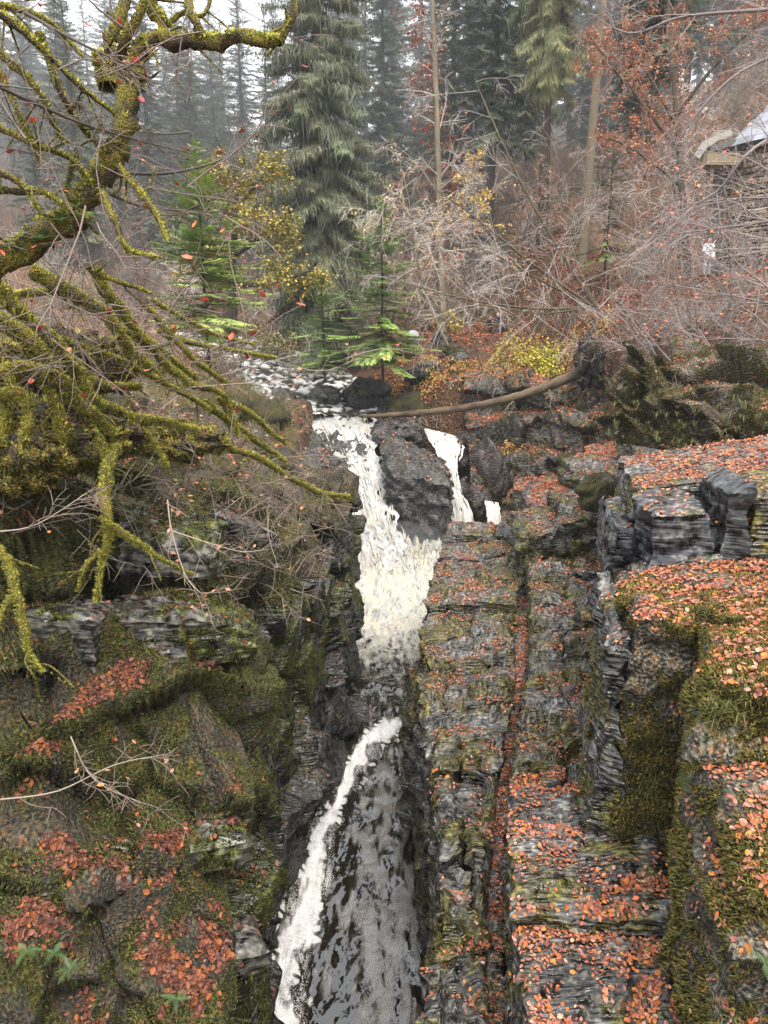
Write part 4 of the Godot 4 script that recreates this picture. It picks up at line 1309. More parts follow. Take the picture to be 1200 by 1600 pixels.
func foreground_tree() -> void:
	var t := thing("leaning_tree", "mossy tree with crooked trunk arching in over the gorge, its horizontal bough overhead", "tree", Vector3(-4.76, 12.28, -7.90))
	var inst := Inst.new()
	mossy_limb(t, "trunk", [Vector3(-4.76, 12.28, -7.90), Vector3(-4.36, 12.47, -7.95), Vector3(-3.97, 12.65, -7.99), Vector3(-3.56, 12.91, -8.06), Vector3(-3.16, 13.20, -8.13), Vector3(-2.87, 13.59, -8.23), Vector3(-2.70, 13.98, -8.33), Vector3(-2.62, 14.39, -8.43), Vector3(-2.56, 14.68, -8.50)], 0.165, 0.09, inst, 0.45)
	mossy_limb(t, "bough", [Vector3(-2.62, 14.46, -8.45), Vector3(-2.51, 14.76, -8.47), Vector3(-2.32, 14.84, -8.44), Vector3(-1.93, 14.78, -8.32), Vector3(-1.52, 14.79, -8.22), Vector3(-1.19, 14.72, -8.10), Vector3(-1.01, 14.72, -8.10)], 0.085, 0.055, inst, 0.5)
	mossy_limb(t, "bough", [Vector3(-1.02, 14.72, -8.10), Vector3(-0.96, 14.84, -8.13), Vector3(-0.90, 15.01, -8.22), Vector3(-0.85, 15.41, -8.37)], 0.05, 0.04, inst, 0.75)
	mossy_limb(t, "bough", [Vector3(-2.62, 14.39, -8.43), Vector3(-2.79, 14.70, -8.56), Vector3(-2.87, 14.88, -8.65), Vector3(-2.76, 15.06, -8.70), Vector3(-2.69, 15.64, -8.95)], 0.08, 0.055, inst, 0.35)
	mossy_limb(t, "bough", [Vector3(-2.71, 14.70, -8.56), Vector3(-2.65, 14.82, -8.43), Vector3(-2.48, 15.02, -8.38), Vector3(-2.29, 15.35, -8.36)], 0.055, 0.045, inst, 0.5)
	mossy_limb(t, "bough", [Vector3(-2.24, 14.83, -8.44), Vector3(-2.27, 15.03, -8.48), Vector3(-2.35, 15.18, -8.52), Vector3(-2.45, 15.50, -8.60)], 0.065, 0.055, inst, 0.6)
	mossy_limb(t, "bough", [Vector3(-1.80, 14.79, -8.27), Vector3(-1.85, 14.92, -8.25), Vector3(-1.93, 15.07, -8.29), Vector3(-1.96, 15.41, -8.37)], 0.055, 0.03, inst, 0.55)
	mossy_limb(t, "bough", [Vector3(-2.20, 14.99, -8.48), Vector3(-2.05, 15.12, -8.51), Vector3(-1.83, 15.11, -8.50), Vector3(-1.73, 15.44, -8.59)], 0.025, 0.015, inst, 0.4)
	mossy_limb(t, "burr", [Vector3(-2.84, 14.43, -8.44), Vector3(-2.89, 14.62, -8.49), Vector3(-2.92, 14.71, -8.51)], 0.09, 0.07, inst, 0.0, 1.5)
	for l in [
		[Vector3(-3.55, 14.46, -7.62), Vector3(-3.31, 14.26, -7.57), Vector3(-3.16, 14.08, -7.53), Vector3(-3.11, 13.88, -7.58), Vector3(-3.06, 13.72, -7.64)], [Vector3(-3.83, 13.91, -7.69), Vector3(-3.33, 13.71, -7.74), Vector3(-3.07, 13.60, -7.82), Vector3(-2.92, 13.42, -7.88)], [Vector3(-3.39, 14.69, -7.37), Vector3(-3.16, 14.52, -7.43), Vector3(-2.96, 14.31, -7.59), Vector3(-2.80, 14.15, -7.75), Vector3(-2.69, 14.07, -8.14)],
		[Vector3(-3.82, 14.51, -8.05), Vector3(-3.62, 14.05, -8.04), Vector3(-3.46, 13.64, -8.04)], [Vector3(-3.24, 14.70, -7.78), Vector3(-3.09, 14.20, -7.76), Vector3(-2.94, 13.90, -7.89), Vector3(-2.84, 13.77, -7.96)], [Vector3(-2.83, 13.33, -7.96), Vector3(-2.64, 13.02, -7.68), Vector3(-2.48, 12.75, -7.50), Vector3(-2.18, 12.66, -7.38)], [Vector3(-3.06, 13.68, -7.94), Vector3(-3.14, 13.38, -7.87), Vector3(-3.15, 13.18, -7.82)],
		[Vector3(-3.77, 13.47, -7.58), Vector3(-3.47, 13.35, -7.55), Vector3(-3.27, 13.08, -7.48)], [Vector3(-3.86, 15.14, -8.41), Vector3(-3.41, 15.02, -8.38), Vector3(-3.07, 14.68, -8.40)], [Vector3(-3.21, 12.66, -8.41), Vector3(-3.06, 12.56, -8.39), Vector3(-2.54, 12.37, -8.34)], [Vector3(-2.71, 13.60, -8.13), Vector3(-2.25, 13.11, -7.70), Vector3(-2.09, 12.85, -7.53)], [Vector3(-3.77, 13.28, -7.64), Vector3(-3.33, 13.28, -7.64), Vector3(-3.03, 13.10, -7.59)]]:
		mossy_limb(t, "branch", l, 0.032, 0.014, inst, 0.15, 1.3)
	many("moss", S.tuft, M.tuft, inst, t)
	# bare twigs
	var g := Geo.new()
	var tips := []
	var o := {"kids": [0, 5, 6], "wild": 0.25, "rmin": 0.0035, "col": Color(0.16, 0.12, 0.105), "droop": 0.02}
	for l in [[Vector3(-2.83, 13.58, -8.33), Vector3(-2.41, 13.68, -8.87), Vector3(-2.02, 13.87, -9.33), Vector3(-1.74, 14.07, -9.58), Vector3(-1.47, 14.42, -9.88)], [Vector3(-2.87, 13.37, -8.17), Vector3(-2.61, 13.27, -8.36), Vector3(-2.21, 13.24, -8.55), Vector3(-1.69, 13.29, -8.98)], [Vector3(-3.39, 14.07, -7.22), Vector3(-2.92, 13.91, -7.69), Vector3(-2.61, 13.89, -8.20), Vector3(-2.09, 13.84, -8.70)], [Vector3(-3.41, 14.91, -7.94), Vector3(-2.86, 14.62, -7.87), Vector3(-2.31, 14.38, -7.81)]]:
		var pts := []
		for q in smooth(l, 5): pts.append(q - t.position)
		tube(g, pts, 0.02, 0.006, 5, Color(0.07, 0.055, 0.05))
		for k in 9:
			var a := rng.randi_range(1, pts.size() - 2)
			bough(g, pts[a], ((pts[a + 1] - pts[a]).normalized() + rdir() * 0.7).normalized(), rnd(0.3, 0.8), 0.008, 1, o, tips)
	for k in 120:
		var p := Vector3(rnd(-4.2, -1.6), rnd(11.5, 17.0), rnd(-9.2, -7.0)) - t.position
		bough(g, p, (Vector3(rnd(-0.6, 1), rnd(-0.7, 0.5), 0) + rdir() * 0.3).normalized(), rnd(0.5, 1.4), rnd(0.006, 0.011), 1, o, tips)
	obj("twigs", g.mesh(), M.twig, t).set_meta("kind", "stuff")
	many("leaves", S.leaf, M.leaf, leaves_at(tips, 1, 0.06, 0.085, [Color(0.42, 0.07, 0.03), Color(0.5, 0.14, 0.04), Color(0.3, 0.05, 0.03)], 0.10), t)
	# ferns rooted on the trunk
	for q in [Vector3(-3.47, 12.88, -7.85), Vector3(-3.25, 13.05, -7.89), Vector3(-3.09, 13.19, -7.92), Vector3(-2.97, 13.07, -7.84), Vector3(-3.80, 12.86, -7.84)]:
		var f := Inst.new()
		for k in 6:
			var b := Basis(Vector3.UP, rng.randf() * TAU) * Basis(Vector3.RIGHT, rnd(-0.6, 0.2))
			var s := rnd(0.16, 0.28)
			f.put(b.x * s, b.y * s, b.z * s, q - t.position, jit(Color(0.12, 0.2, 0.05), 0.2))
		many("fern", S.frond, M.leaf, f, t)

func moss_tangle() -> void:
	var t := thing("fallen_tree", "mossy tangle of fallen boughs and roots sprawled over the cliff top", "tree", Vector3(-4.43, 10.93, -10.04))
	var inst := Inst.new()
	for l in [
		[[Vector3(-5.15, 12.70, -9.86), Vector3(-4.90, 12.49, -9.81), Vector3(-4.64, 12.15, -9.83), Vector3(-4.31, 11.83, -9.85), Vector3(-4.09, 11.49, -9.87)], 0.09, 0.08], [[Vector3(-4.93, 12.25, -9.34), Vector3(-4.70, 12.09, -9.30), Vector3(-4.46, 11.90, -9.35), Vector3(-4.27, 11.59, -9.48), Vector3(-4.13, 11.30, -9.62)], 0.095, 0.09],
		[[Vector3(-4.74, 11.47, -8.94), Vector3(-4.41, 11.51, -9.05), Vector3(-4.12, 11.45, -9.14), Vector3(-3.96, 11.32, -9.21), Vector3(-3.87, 11.12, -9.26), Vector3(-3.66, 10.87, -9.41), Vector3(-3.49, 10.65, -9.56)], 0.10, 0.06], [[Vector3(-4.18, 11.57, -9.99), Vector3(-4.01, 11.35, -9.94), Vector3(-3.90, 11.10, -9.88), Vector3(-3.56, 10.90, -9.93), Vector3(-3.22, 10.80, -10.01), Vector3(-2.62, 10.63, -10.17)], 0.095, 0.05],
		[[Vector3(-4.00, 11.30, -10.13), Vector3(-3.76, 11.23, -10.32), Vector3(-3.42, 11.20, -10.52)], 0.06, 0.04], [[Vector3(-4.56, 12.71, -9.97), Vector3(-4.15, 12.48, -10.12), Vector3(-3.86, 12.26, -10.27), Vector3(-3.63, 12.01, -10.31), Vector3(-3.49, 11.72, -10.44), Vector3(-3.27, 11.40, -10.57)], 0.09, 0.06],
		[[Vector3(-3.93, 12.80, -10.51), Vector3(-3.81, 12.52, -10.54), Vector3(-3.62, 12.18, -10.66), Vector3(-3.47, 11.92, -10.70), Vector3(-3.24, 11.58, -10.92), Vector3(-2.93, 11.18, -11.13)], 0.075, 0.05], [[Vector3(-3.49, 11.94, -10.70), Vector3(-3.17, 11.62, -11.04), Vector3(-2.86, 11.26, -11.36)], 0.05, 0.03],
		[[Vector3(-3.65, 11.98, -12.36), Vector3(-3.32, 11.81, -12.32), Vector3(-2.70, 11.66, -12.69), Vector3(-1.90, 11.49, -13.27)], 0.05, 0.025], [[Vector3(-2.94, 10.84, -12.08), Vector3(-2.63, 10.53, -12.21), Vector3(-2.17, 10.12, -12.52), Vector3(-1.74, 9.71, -12.83)], 0.06, 0.03],
		[[Vector3(-2.80, 10.83, -12.49), Vector3(-2.41, 10.65, -12.65), Vector3(-2.03, 10.26, -12.96), Vector3(-1.74, 9.99, -13.10)], 0.06, 0.03], [[Vector3(-2.66, 10.13, -11.90), Vector3(-2.14, 9.92, -12.16), Vector3(-1.65, 9.50, -12.57), Vector3(-1.12, 9.14, -12.89), Vector3(-0.61, 9.01, -13.17)], 0.055, 0.03],
		[[Vector3(-3.54, 10.54, -9.74), Vector3(-3.38, 10.32, -8.86), Vector3(-3.26, 9.99, -8.36), Vector3(-3.18, 9.66, -8.18), Vector3(-3.24, 9.33, -7.99), Vector3(-3.23, 9.01, -7.81)], 0.075, 0.016], [[Vector3(-3.21, 9.80, -8.21), Vector3(-2.90, 9.59, -8.26), Vector3(-2.65, 9.37, -8.31), Vector3(-2.32, 9.11, -8.45)], 0.045, 0.014],
		[[Vector3(-4.53, 11.24, -8.47), Vector3(-4.21, 11.28, -8.58), Vector3(-4.09, 11.08, -8.53), Vector3(-4.09, 10.73, -8.34)], 0.07, 0.05], [[Vector3(-4.19, 11.41, -9.23), Vector3(-3.99, 11.04, -9.04), Vector3(-3.91, 10.67, -8.84)], 0.07, 0.06], [[Vector3(-4.49, 11.46, -9.04), Vector3(-4.41, 11.08, -8.63), Vector3(-4.35, 10.68, -8.33)], 0.06, 0.05],
		[[Vector3(-3.97, 11.14, -9.58), Vector3(-3.56, 10.53, -9.22), Vector3(-3.35, 10.13, -8.81)], 0.05, 0.04], [[Vector3(-3.48, 10.89, -10.03), Vector3(-3.13, 10.51, -9.93), Vector3(-2.94, 10.17, -9.85)], 0.04, 0.03], [[Vector3(-5.48, 12.38, -10.92), Vector3(-4.70, 12.52, -11.05), Vector3(-4.02, 12.08, -11.36), Vector3(-3.13, 11.25, -11.77)], 0.05, 0.04],
		[[Vector3(-3.54, 12.31, -11.41), Vector3(-2.97, 11.55, -11.64), Vector3(-2.50, 11.12, -12.15)], 0.04, 0.03], [[Vector3(-4.43, 11.86, -10.27), Vector3(-3.80, 11.59, -10.62), Vector3(-3.19, 11.21, -10.93), Vector3(-2.68, 10.78, -11.45)], 0.05, 0.03], [[Vector3(-3.03, 11.15, -11.74), Vector3(-2.57, 10.94, -11.90), Vector3(-2.38, 10.31, -11.95)], 0.05, 0.03],
		[[Vector3(-3.44, 12.40, -11.44), Vector3(-2.68, 11.94, -11.73), Vector3(-2.09, 11.73, -12.30)], 0.03, 0.02], [[Vector3(-4.49, 9.88, -7.92), Vector3(-4.05, 9.56, -7.53), Vector3(-3.74, 9.14, -7.12), Vector3(-3.63, 8.86, -6.95), Vector3(-3.44, 8.65, -6.79)], 0.06, 0.012], [[Vector3(-3.25, 9.51, -8.14), Vector3(-3.43, 9.33, -7.99), Vector3(-3.47, 9.10, -7.88)], 0.03, 0.008], [[Vector3(-3.88, 9.29, -7.26), Vector3(-3.98, 8.98, -6.98), Vector3(-3.99, 8.71, -6.81)], 0.04, 0.01]]:
		mossy_limb(t, "bough", l[0], l[1], l[2], inst, 0.0, 1.0)
	many("moss", S.tuft, M.tuft, inst, t)
	var zone := {"rock": Color(0.09, 0.075, 0.06), "rock2": Color(0.16, 0.14, 0.11), "moss": Color(0.15, 0.145, 0.03), "moss2": Color(0.36, 0.34, 0.07), "bias": 0.3, "up": 0.0, "tuft": tufts, "tuft_d": 520.0, "tuft_size": 0.055, "leaf": litter_moss, "leaf_d": 25.0, "pal": PAL_RED, "leaf_size": 0.06}
	for b in [[Vector3(-4.58, 10.58, -9.44), Vector3(0.9, 0.5, 0.7)], [Vector3(-3.95, 10.58, -10.05), Vector3(0.65, 0.32, 0.5)], [Vector3(-3.22, 10.30, -11.33), Vector3(0.7, 0.25, 0.5)], [Vector3(-4.53, 10.49, -8.79), Vector3(0.6, 0.4, 0.5)], [Vector3(-4.70, 11.49, -10.80), Vector3(0.9, 0.5, 0.6)]]:
		var mg := Geo.new()
		var mp := PackedVector3Array()
		for j in 30:
			var la := -0.5 * PI + PI * j / 29.0
			for i in 60:
				var an := TAU * i / 59.0
				var dd := Vector3(cos(la) * cos(an), sin(la), cos(la) * sin(an))
				mp.append(b[0] + dd * b[1] * (1.0 + 0.55 * nf.get_noise_3dv(dd * 1.7 + b[0])))
		for k in mp.size(): mp[k] -= b[0]
		var z2: Dictionary = zone.duplicate()
		var tl := Inst.new()
		var ll := Inst.new()
		z2.tuft = tl
		z2.leaf = ll
		closed_grid(mg, mp, 60, 30, z2)
		var mo := obj("root_mound", mg.mesh(), M.moss_rock, t)
		mo.position = b[0] - t.position
		for k in tl.b.size() / 16:
			tl.b[k * 16 + 3] += b[0].x; tl.b[k * 16 + 7] += b[0].y; tl.b[k * 16 + 11] += b[0].z
		for k in ll.b.size() / 16:
			ll.b[k * 16 + 3] += b[0].x; ll.b[k * 16 + 7] += b[0].y; ll.b[k * 16 + 11] += b[0].z
		tufts.b.append_array(tl.b)
		litter_moss.b.append_array(ll.b)
	# bare twigs sticking out of it
	var g := Geo.new()
	var tips := []
	var o := {"kids": [0, 5, 6], "wild": 0.22, "rmin": 0.0035, "col": Color(0.22, 0.175, 0.14), "droop": 0.03}
	for k in 210:
		var s := rng.randf()
		var p := Vector3(lerpf(-5.2, -1.6, s) + rnd(-0.6, 0.6), lerpf(11.2, 8.6, s) + rnd(-1.6, 0.7), -lerpf(9.3, 14.0, s) + rnd(-1.0, 1.0)) - t.position
		bough(g, p, (Vector3(rnd(-0.2, 1), rnd(-0.6, 0.6), rnd(-0.3, 0.5)) + rdir() * 0.4).normalized(), rnd(0.4, 1.3), rnd(0.006, 0.012), 1, o, tips)
	for l in [[Vector3(-3.50, 10.77, -11.55), Vector3(-3.03, 11.11, -11.94), Vector3(-2.33, 11.36, -12.42), Vector3(-1.75, 11.50, -12.86), Vector3(-1.24, 11.65, -13.31)], [Vector3(-3.00, 11.11, -11.63), Vector3(-2.09, 11.14, -12.15), Vector3(-1.42, 11.05, -12.75)], [Vector3(-2.53, 10.06, -8.38), Vector3(-2.45, 9.73, -8.19), Vector3(-2.26, 9.26, -7.97), Vector3(-2.04, 9.08, -7.83)], [Vector3(-2.44, 9.73, -8.19), Vector3(-2.04, 9.53, -8.35), Vector3(-1.72, 9.35, -8.62), Vector3(-1.47, 9.27, -9.01)], [Vector3(-4.17, 9.86, -7.71), Vector3(-3.76, 9.94, -7.73), Vector3(-3.21, 10.29, -8.03)],
		[Vector3(-4.17, 7.03, -7.01), Vector3(-3.55, 7.12, -7.03), Vector3(-3.07, 7.17, -7.45), Vector3(-2.60, 7.06, -7.84)], [Vector3(-3.49, 7.59, -7.35), Vector3(-3.21, 7.11, -7.23), Vector3(-2.66, 6.64, -7.42)], [Vector3(-0.78, 11.41, -15.31), Vector3(0.00, 11.60, -15.36), Vector3(0.81, 11.45, -15.84)], [Vector3(-2.11, 11.47, -13.78), Vector3(-1.25, 11.19, -14.64), Vector3(-0.52, 11.41, -15.31)]]:
		var pts := []
		for q in smooth(l, 5): pts.append(q - t.position)
		tube(g, pts, 0.009, 0.004, 5, Color(0.28, 0.235, 0.2))
		for k in 8:
			var a := rng.randi_range(1, pts.size() - 2)
			bough(g, pts[a], ((pts[a + 1] - pts[a]).normalized() + rdir() * 0.7).normalized(), rnd(0.25, 0.6), 0.006, 1, o, tips)
	obj("twigs", g.mesh(), M.twig, t).set_meta("kind", "stuff")
	many("leaves", S.leaf, M.leaf, leaves_at(tips, 1, 0.05, 0.075, [Color(0.45, 0.25, 0.14), Color(0.5, 0.16, 0.05), Color(0.36, 0.15, 0.09)], 0.09), t)

func midground_trees() -> void:
	# the great lichen-hung conifer and its neighbours
	conifer("huge dark conifer hung with grey lichen in the middle of the far bank", on_ground(-4.4, 56.5), 46.0, 5.6, 0.09, 1, Color(0.10, 0.115, 0.055), {"name": "lichen_conifer", "r": 0.55, "bark": Color(0.15, 0.125, 0.105), "gap": 0.42, "whorl": 6, "low": -0.7, "lichen": Color(0.15, 0.16, 0.105), "gaps": 0.35, "split": 6, "bits": 0.36})
	conifer("bright green young spruce with open tiers beside the mossy tangle", Vector3(-8.58, 10.58, -36.75), 9.8, 3.2, 0.12, 0, Color(0.28, 0.38, 0.08), {"name": "young_spruce", "gap": 0.26, "whorl": 7, "low": -0.15, "r": 0.09, "gaps": 0.2})
	conifer("fresh green young spruce standing before the great conifer's foot", Vector3(-0.08, 9.01, -45.63), 10.6, 3.4, 0.12, 0, Color(0.22, 0.32, 0.08), {"name": "young_spruce", "gap": 0.28, "whorl": 6, "low": -0.25, "r": 0.09, "gaps": 0.25})
	conifer("low broad young spruce between the two taller young spruces", Vector3(-3.76, 9.16, -47.73), 6.4, 2.7, 0.1, 0, Color(0.2, 0.29, 0.075), {"name": "young_spruce", "gap": 0.28, "whorl": 6, "low": -0.2, "r": 0.07, "gaps": 0.28})
	limbed("oak_tree", "yellow-green oak with dark crooked limbs between the spruce and the great conifer", [
		[[Vector3(-9.85, 10.72, -49.15), Vector3(-9.85, 13.35, -49.81), Vector3(-9.93, 15.78, -50.41), Vector3(-9.77, 18.21, -51.02), Vector3(-9.52, 20.64, -51.62)], 0.34, 0.16], [[Vector3(-9.85, 16.59, -50.61), Vector3(-8.38, 17.29, -49.76), Vector3(-7.28, 17.93, -49.40), Vector3(-6.00, 18.26, -48.97)], 0.2, 0.08], [[Vector3(-9.85, 14.77, -50.16), Vector3(-7.77, 14.71, -49.11), Vector3(-6.40, 14.84, -48.12), Vector3(-4.35, 15.58, -47.79)], 0.2, 0.08],
		[[Vector3(-9.77, 18.61, -51.12), Vector3(-10.64, 20.23, -51.52), Vector3(-11.27, 21.85, -51.93)], 0.14, 0.05], [[Vector3(-9.68, 19.42, -51.32), Vector3(-8.26, 20.95, -51.19), Vector3(-7.15, 21.96, -50.92)], 0.14, 0.05], [[Vector3(-9.93, 15.37, -50.31), Vector3(-11.18, 15.82, -50.94), Vector3(-12.27, 16.48, -51.62)], 0.12, 0.05]],
		{"bark": Color(0.055, 0.048, 0.04), "branches": 13, "reach": 2.4, "kids": [0, 4, 5], "wild": 0.3, "col": Color(0.07, 0.06, 0.05), "rmin": 0.012, "leaves": [5, 0.45, 0.19, [Color(0.25, 0.23, 0.035), Color(0.32, 0.25, 0.035), Color(0.19, 0.20, 0.04), Color(0.4, 0.27, 0.05)], 0.8]})
	# pale bare trees on the terrace
	var pale := {"bark": Color(0.42, 0.40, 0.36), "bark2": Color(0.25, 0.235, 0.21), "reach": 4.6, "branches": 30, "first": 0.12, "along": 1.2, "rise": 0.15, "droop": 0.06, "kids": [0, 5, 5], "wild": 0.11, "col": Color(0.36, 0.32, 0.28), "rmin": 0.012, "leaves": [2, 0.3, 0.15, [Color(0.6, 0.42, 0.10), Color(0.5, 0.3, 0.10), Color(0.45, 0.2, 0.1)], 0.12]}
	limbed("birch_tree", "tall pale birch with a straight trunk and bare drooping twigs on the terrace", [[[Vector3(4.48, 11.68, -57.64), Vector3(4.38, 15.46, -58.58), Vector3(4.19, 20.66, -59.87), Vector3(4.09, 25.86, -61.17), Vector3(3.90, 30.58, -62.35), Vector3(3.70, 36.25, -63.76), Vector3(3.51, 40.50, -64.82)], 0.31, 0.12]], pale)
	limbed("birch_tree", "slender bare birch whose pale twigs hang over the mossy boulders", [[[Vector3(4.35, 10.87, -51.25), Vector3(2.96, 13.83, -51.99), Vector3(2.13, 16.68, -51.67), Vector3(1.67, 19.83, -51.42), Vector3(0.90, 22.84, -51.14)], 0.12, 0.03], [[Vector3(2.37, 15.48, -51.88), Vector3(3.83, 17.92, -51.98), Vector3(5.11, 20.82, -52.70)], 0.07, 0.02], [[Vector3(2.05, 17.51, -51.87), Vector3(0.42, 18.61, -51.12), Vector3(-0.82, 19.27, -50.25)], 0.06, 0.02]],
		{"bark": Color(0.36, 0.33, 0.30), "reach": 3.2, "branches": 16, "along": 1.2, "rise": 0.1, "droop": 0.12, "kids": [0, 4, 5], "wild": 0.12, "col": Color(0.46, 0.41, 0.36), "rmin": 0.010, "leaves": [2, 0.3, 0.14, [Color(0.62, 0.45, 0.12), Color(0.55, 0.33, 0.10)], 0.22]})
	limbed("leaning_birch", "bare tree leaning out to fan its pale branches over the fallen log", [
		[[Vector3(16.12, 8.71, -45.56), Vector3(15.07, 10.53, -46.01), Vector3(14.01, 11.93, -46.36), Vector3(12.99, 13.19, -46.67)], 0.22, 0.15, 4], [[Vector3(12.99, 13.19, -46.67), Vector3(10.71, 16.21, -46.40), Vector3(8.30, 19.74, -46.25), Vector3(6.28, 23.28, -46.10), Vector3(5.05, 25.77, -46.20)], 0.13, 0.03], [[Vector3(12.72, 13.34, -46.71), Vector3(8.40, 15.97, -45.82), Vector3(5.11, 18.21, -44.83), Vector3(1.43, 20.48, -44.37)], 0.11, 0.02],
		[[Vector3(12.83, 13.26, -46.69), Vector3(8.78, 13.15, -45.12), Vector3(4.46, 13.68, -43.70), Vector3(0.78, 14.53, -42.89)], 0.11, 0.02], [[Vector3(12.91, 13.26, -46.69), Vector3(9.42, 14.59, -44.96), Vector3(6.65, 15.94, -44.27), Vector3(3.57, 17.03, -43.51)], 0.08, 0.02], [[Vector3(13.11, 13.07, -46.65), Vector3(12.20, 15.62, -48.31), Vector3(11.44, 19.27, -50.25), Vector3(11.12, 22.84, -51.14)], 0.08, 0.02], [[Vector3(12.66, 13.33, -46.50), Vector3(9.35, 12.84, -44.53), Vector3(5.84, 13.25, -43.60), Vector3(3.25, 13.52, -43.15)], 0.06, 0.015]],
		{"bark": Color(0.27, 0.25, 0.22), "bark2": Color(0.14, 0.14, 0.10), "reach": 5.2, "branches": 10, "first": 0.12, "plane": 0.45, "along": 1.25, "rise": 0.1, "droop": 0.09, "kids": [0, 5, 5], "wild": 0.12, "col": Color(0.42, 0.37, 0.345), "rmin": 0.007})
	# the tall trunk right of it and conifers behind
	var t := conifer("tall straight conifer trunk, bare below, rising behind the root plate", on_ground(15.6, 61.0), 46.0, 3.6, 0.62, 1, Color(0.09, 0.105, 0.045), {"r": 0.40, "bark": Color(0.31, 0.285, 0.26), "gap": 0.7})
	t.rotation.z = -0.012
	conifer("weeping yellow-green conifer behind the tall bare trunk", on_ground(14.2, 70.0), 46.0, 4.4, 0.30, 1, Color(0.15, 0.155, 0.055), {"split": 5, "bits": 0.4, "low": -0.8, "gap": 0.45, "lichen": Color(0.16, 0.165, 0.075), "bark": Color(0.1, 0.085, 0.07)})
	conifer("deep green conifer behind the birch, between red leaves and weeping conifer", on_ground(10.4, 78.0), 46.0, 5.0, 0.30, 2, Color(0.075, 0.11, 0.05), {"gap": 0.55})
	conifer("dark conifer rising behind the orange beech", on_ground(24.0, 72.0), 44.0, 5.0, 0.22, 2, Color(0.08, 0.1, 0.045), {"gap": 0.55})
	conifer("green spruce bough-tiers low behind the leaning birch's head", Vector3(15.60, 16.09, -54.61), 8.5, 2.4, 0.1, 0, Color(0.11, 0.17, 0.04), {"name": "young_spruce", "r": 0.08, "gaps": 0.3})
	# leaves still hanging
	var orange := [Color(0.55, 0.19, 0.04), Color(0.48, 0.15, 0.04), Color(0.42, 0.18, 0.07), Color(0.36, 0.12, 0.06)]
	limbed("beech_tree", "orange-leaved beech beside the stone hall", [
		[[Vector3(17.76, 15.02, -45.07), Vector3(17.50, 18.65, -45.97), Vector3(17.20, 22.64, -46.97), Vector3(16.83, 26.99, -48.05), Vector3(16.45, 32.80, -49.50)], 0.24, 0.1, 22], [[Vector3(17.27, 21.91, -46.79), Vector3(14.97, 24.16, -46.32), Vector3(12.83, 25.95, -45.73), Vector3(11.30, 27.30, -45.04)], 0.12, 0.03, 16], [[Vector3(17.20, 23.37, -47.15), Vector3(14.97, 26.29, -46.85), Vector3(13.19, 29.06, -46.51), Vector3(12.48, 31.83, -47.20)], 0.12, 0.04, 16], [[Vector3(17.13, 24.09, -47.33), Vector3(18.63, 26.29, -46.85), Vector3(19.97, 27.68, -46.16), Vector3(21.22, 28.65, -45.38)], 0.12, 0.03, 16], [[Vector3(17.27, 20.10, -46.34), Vector3(14.61, 21.68, -45.70), Vector3(12.48, 22.32, -44.83)], 0.1, 0.03, 12]],
		{"bark": Color(0.16, 0.145, 0.13), "reach": 3.0, "kids": [0, 5, 5], "wild": 0.2, "droop": 0.04, "rise": 0.0, "col": Color(0.2, 0.16, 0.14), "rmin": 0.012, "leaves": [4, 0.34, 0.13, orange, 0.55]})
	sapling("beech_tree", "slim beech still holding rust-red leaves behind the tall birch", on_ground(4.9, 66.0), 27.0, {"r": 0.2, "lean": Vector3(0.03, 0, 0), "branches": 40, "first": 0.12, "reach": 3.2, "kids": [0, 4, 4], "wild": 0.25, "rise": 0.2, "col": Color(0.16, 0.12, 0.1), "rmin": 0.014, "leaves": [4, 0.4, 0.2, [Color(0.36, 0.075, 0.035), Color(0.30, 0.06, 0.03), Color(0.42, 0.13, 0.05)], 0.6]})
	sapling("hazel_sapling", "thin sapling with pale yellow leaves in front of the tall birch", Vector3(5.75, 11.72, -50.43), 10.5, {"r": 0.06, "lean": Vector3(-0.02, 0, 0), "branches": 12, "first": 0.55, "reach": 1.9, "kids": [0, 4, 4], "col": Color(0.25, 0.2, 0.16), "rmin": 0.01, "leaves": [3, 0.3, 0.17, [Color(0.62, 0.45, 0.11), Color(0.55, 0.38, 0.10)], 0.6]})
	sapling("young_tree", "thin dark stem standing beside the picnic bench path", Vector3(9.84, 9.98, -57.21), 9.0, {"r": 0.09, "branches": 14, "first": 0.4, "reach": 2.0, "kids": [0, 4, 4], "col": Color(0.12, 0.1, 0.08), "rmin": 0.012, "leaves": [2, 0.3, 0.16, [Color(0.45, 0.2, 0.05), Color(0.5, 0.33, 0.08)], 0.35]})
	sapling("young_tree", "crooked bare stem rising from the boulders toward the terrace", Vector3(6.46, 7.19, -45.18), 6.0, {"r": 0.07, "lean": Vector3(-0.28, 0, 0), "branches": 8, "reach": 1.4, "kids": [0, 4, 4], "col": Color(0.13, 0.1, 0.085), "rmin": 0.01})
	for k in 14:      # bare undergrowth trees along the back
		var x: float = [-30.0, -25.0, -20.5, -16.5, -12.0, -9.0, 0.5, 2.2, 8.0, 19.0, 22.5, 20.0, 26.0, 12.0][k]
		var d: float = [70.0, 78.0, 74.0, 80.0, 72.0, 66.0, 62.0, 70.0, 74.0, 66.0, 60.0, 52.0, 56.0, 68.0][k]
		var o := {"r": 0.12, "branches": 22, "first": 0.1, "reach": rnd(3.0, 4.2), "rise": 0.1, "droop": 0.04, "kids": [0, 5, 5], "wild": 0.2, "col": [TWIG, Color(0.21, 0.16, 0.15), PALE_TWIG][k % 3], "bark": Color(0.16, 0.13, 0.12), "rmin": 0.02, "group": "bare trees at the foot of the hillside"}
		if k % 3 == 1: o.leaves = [2, 0.4, 0.2, [Color(0.42, 0.16, 0.07), Color(0.38, 0.2, 0.09)], 0.3]
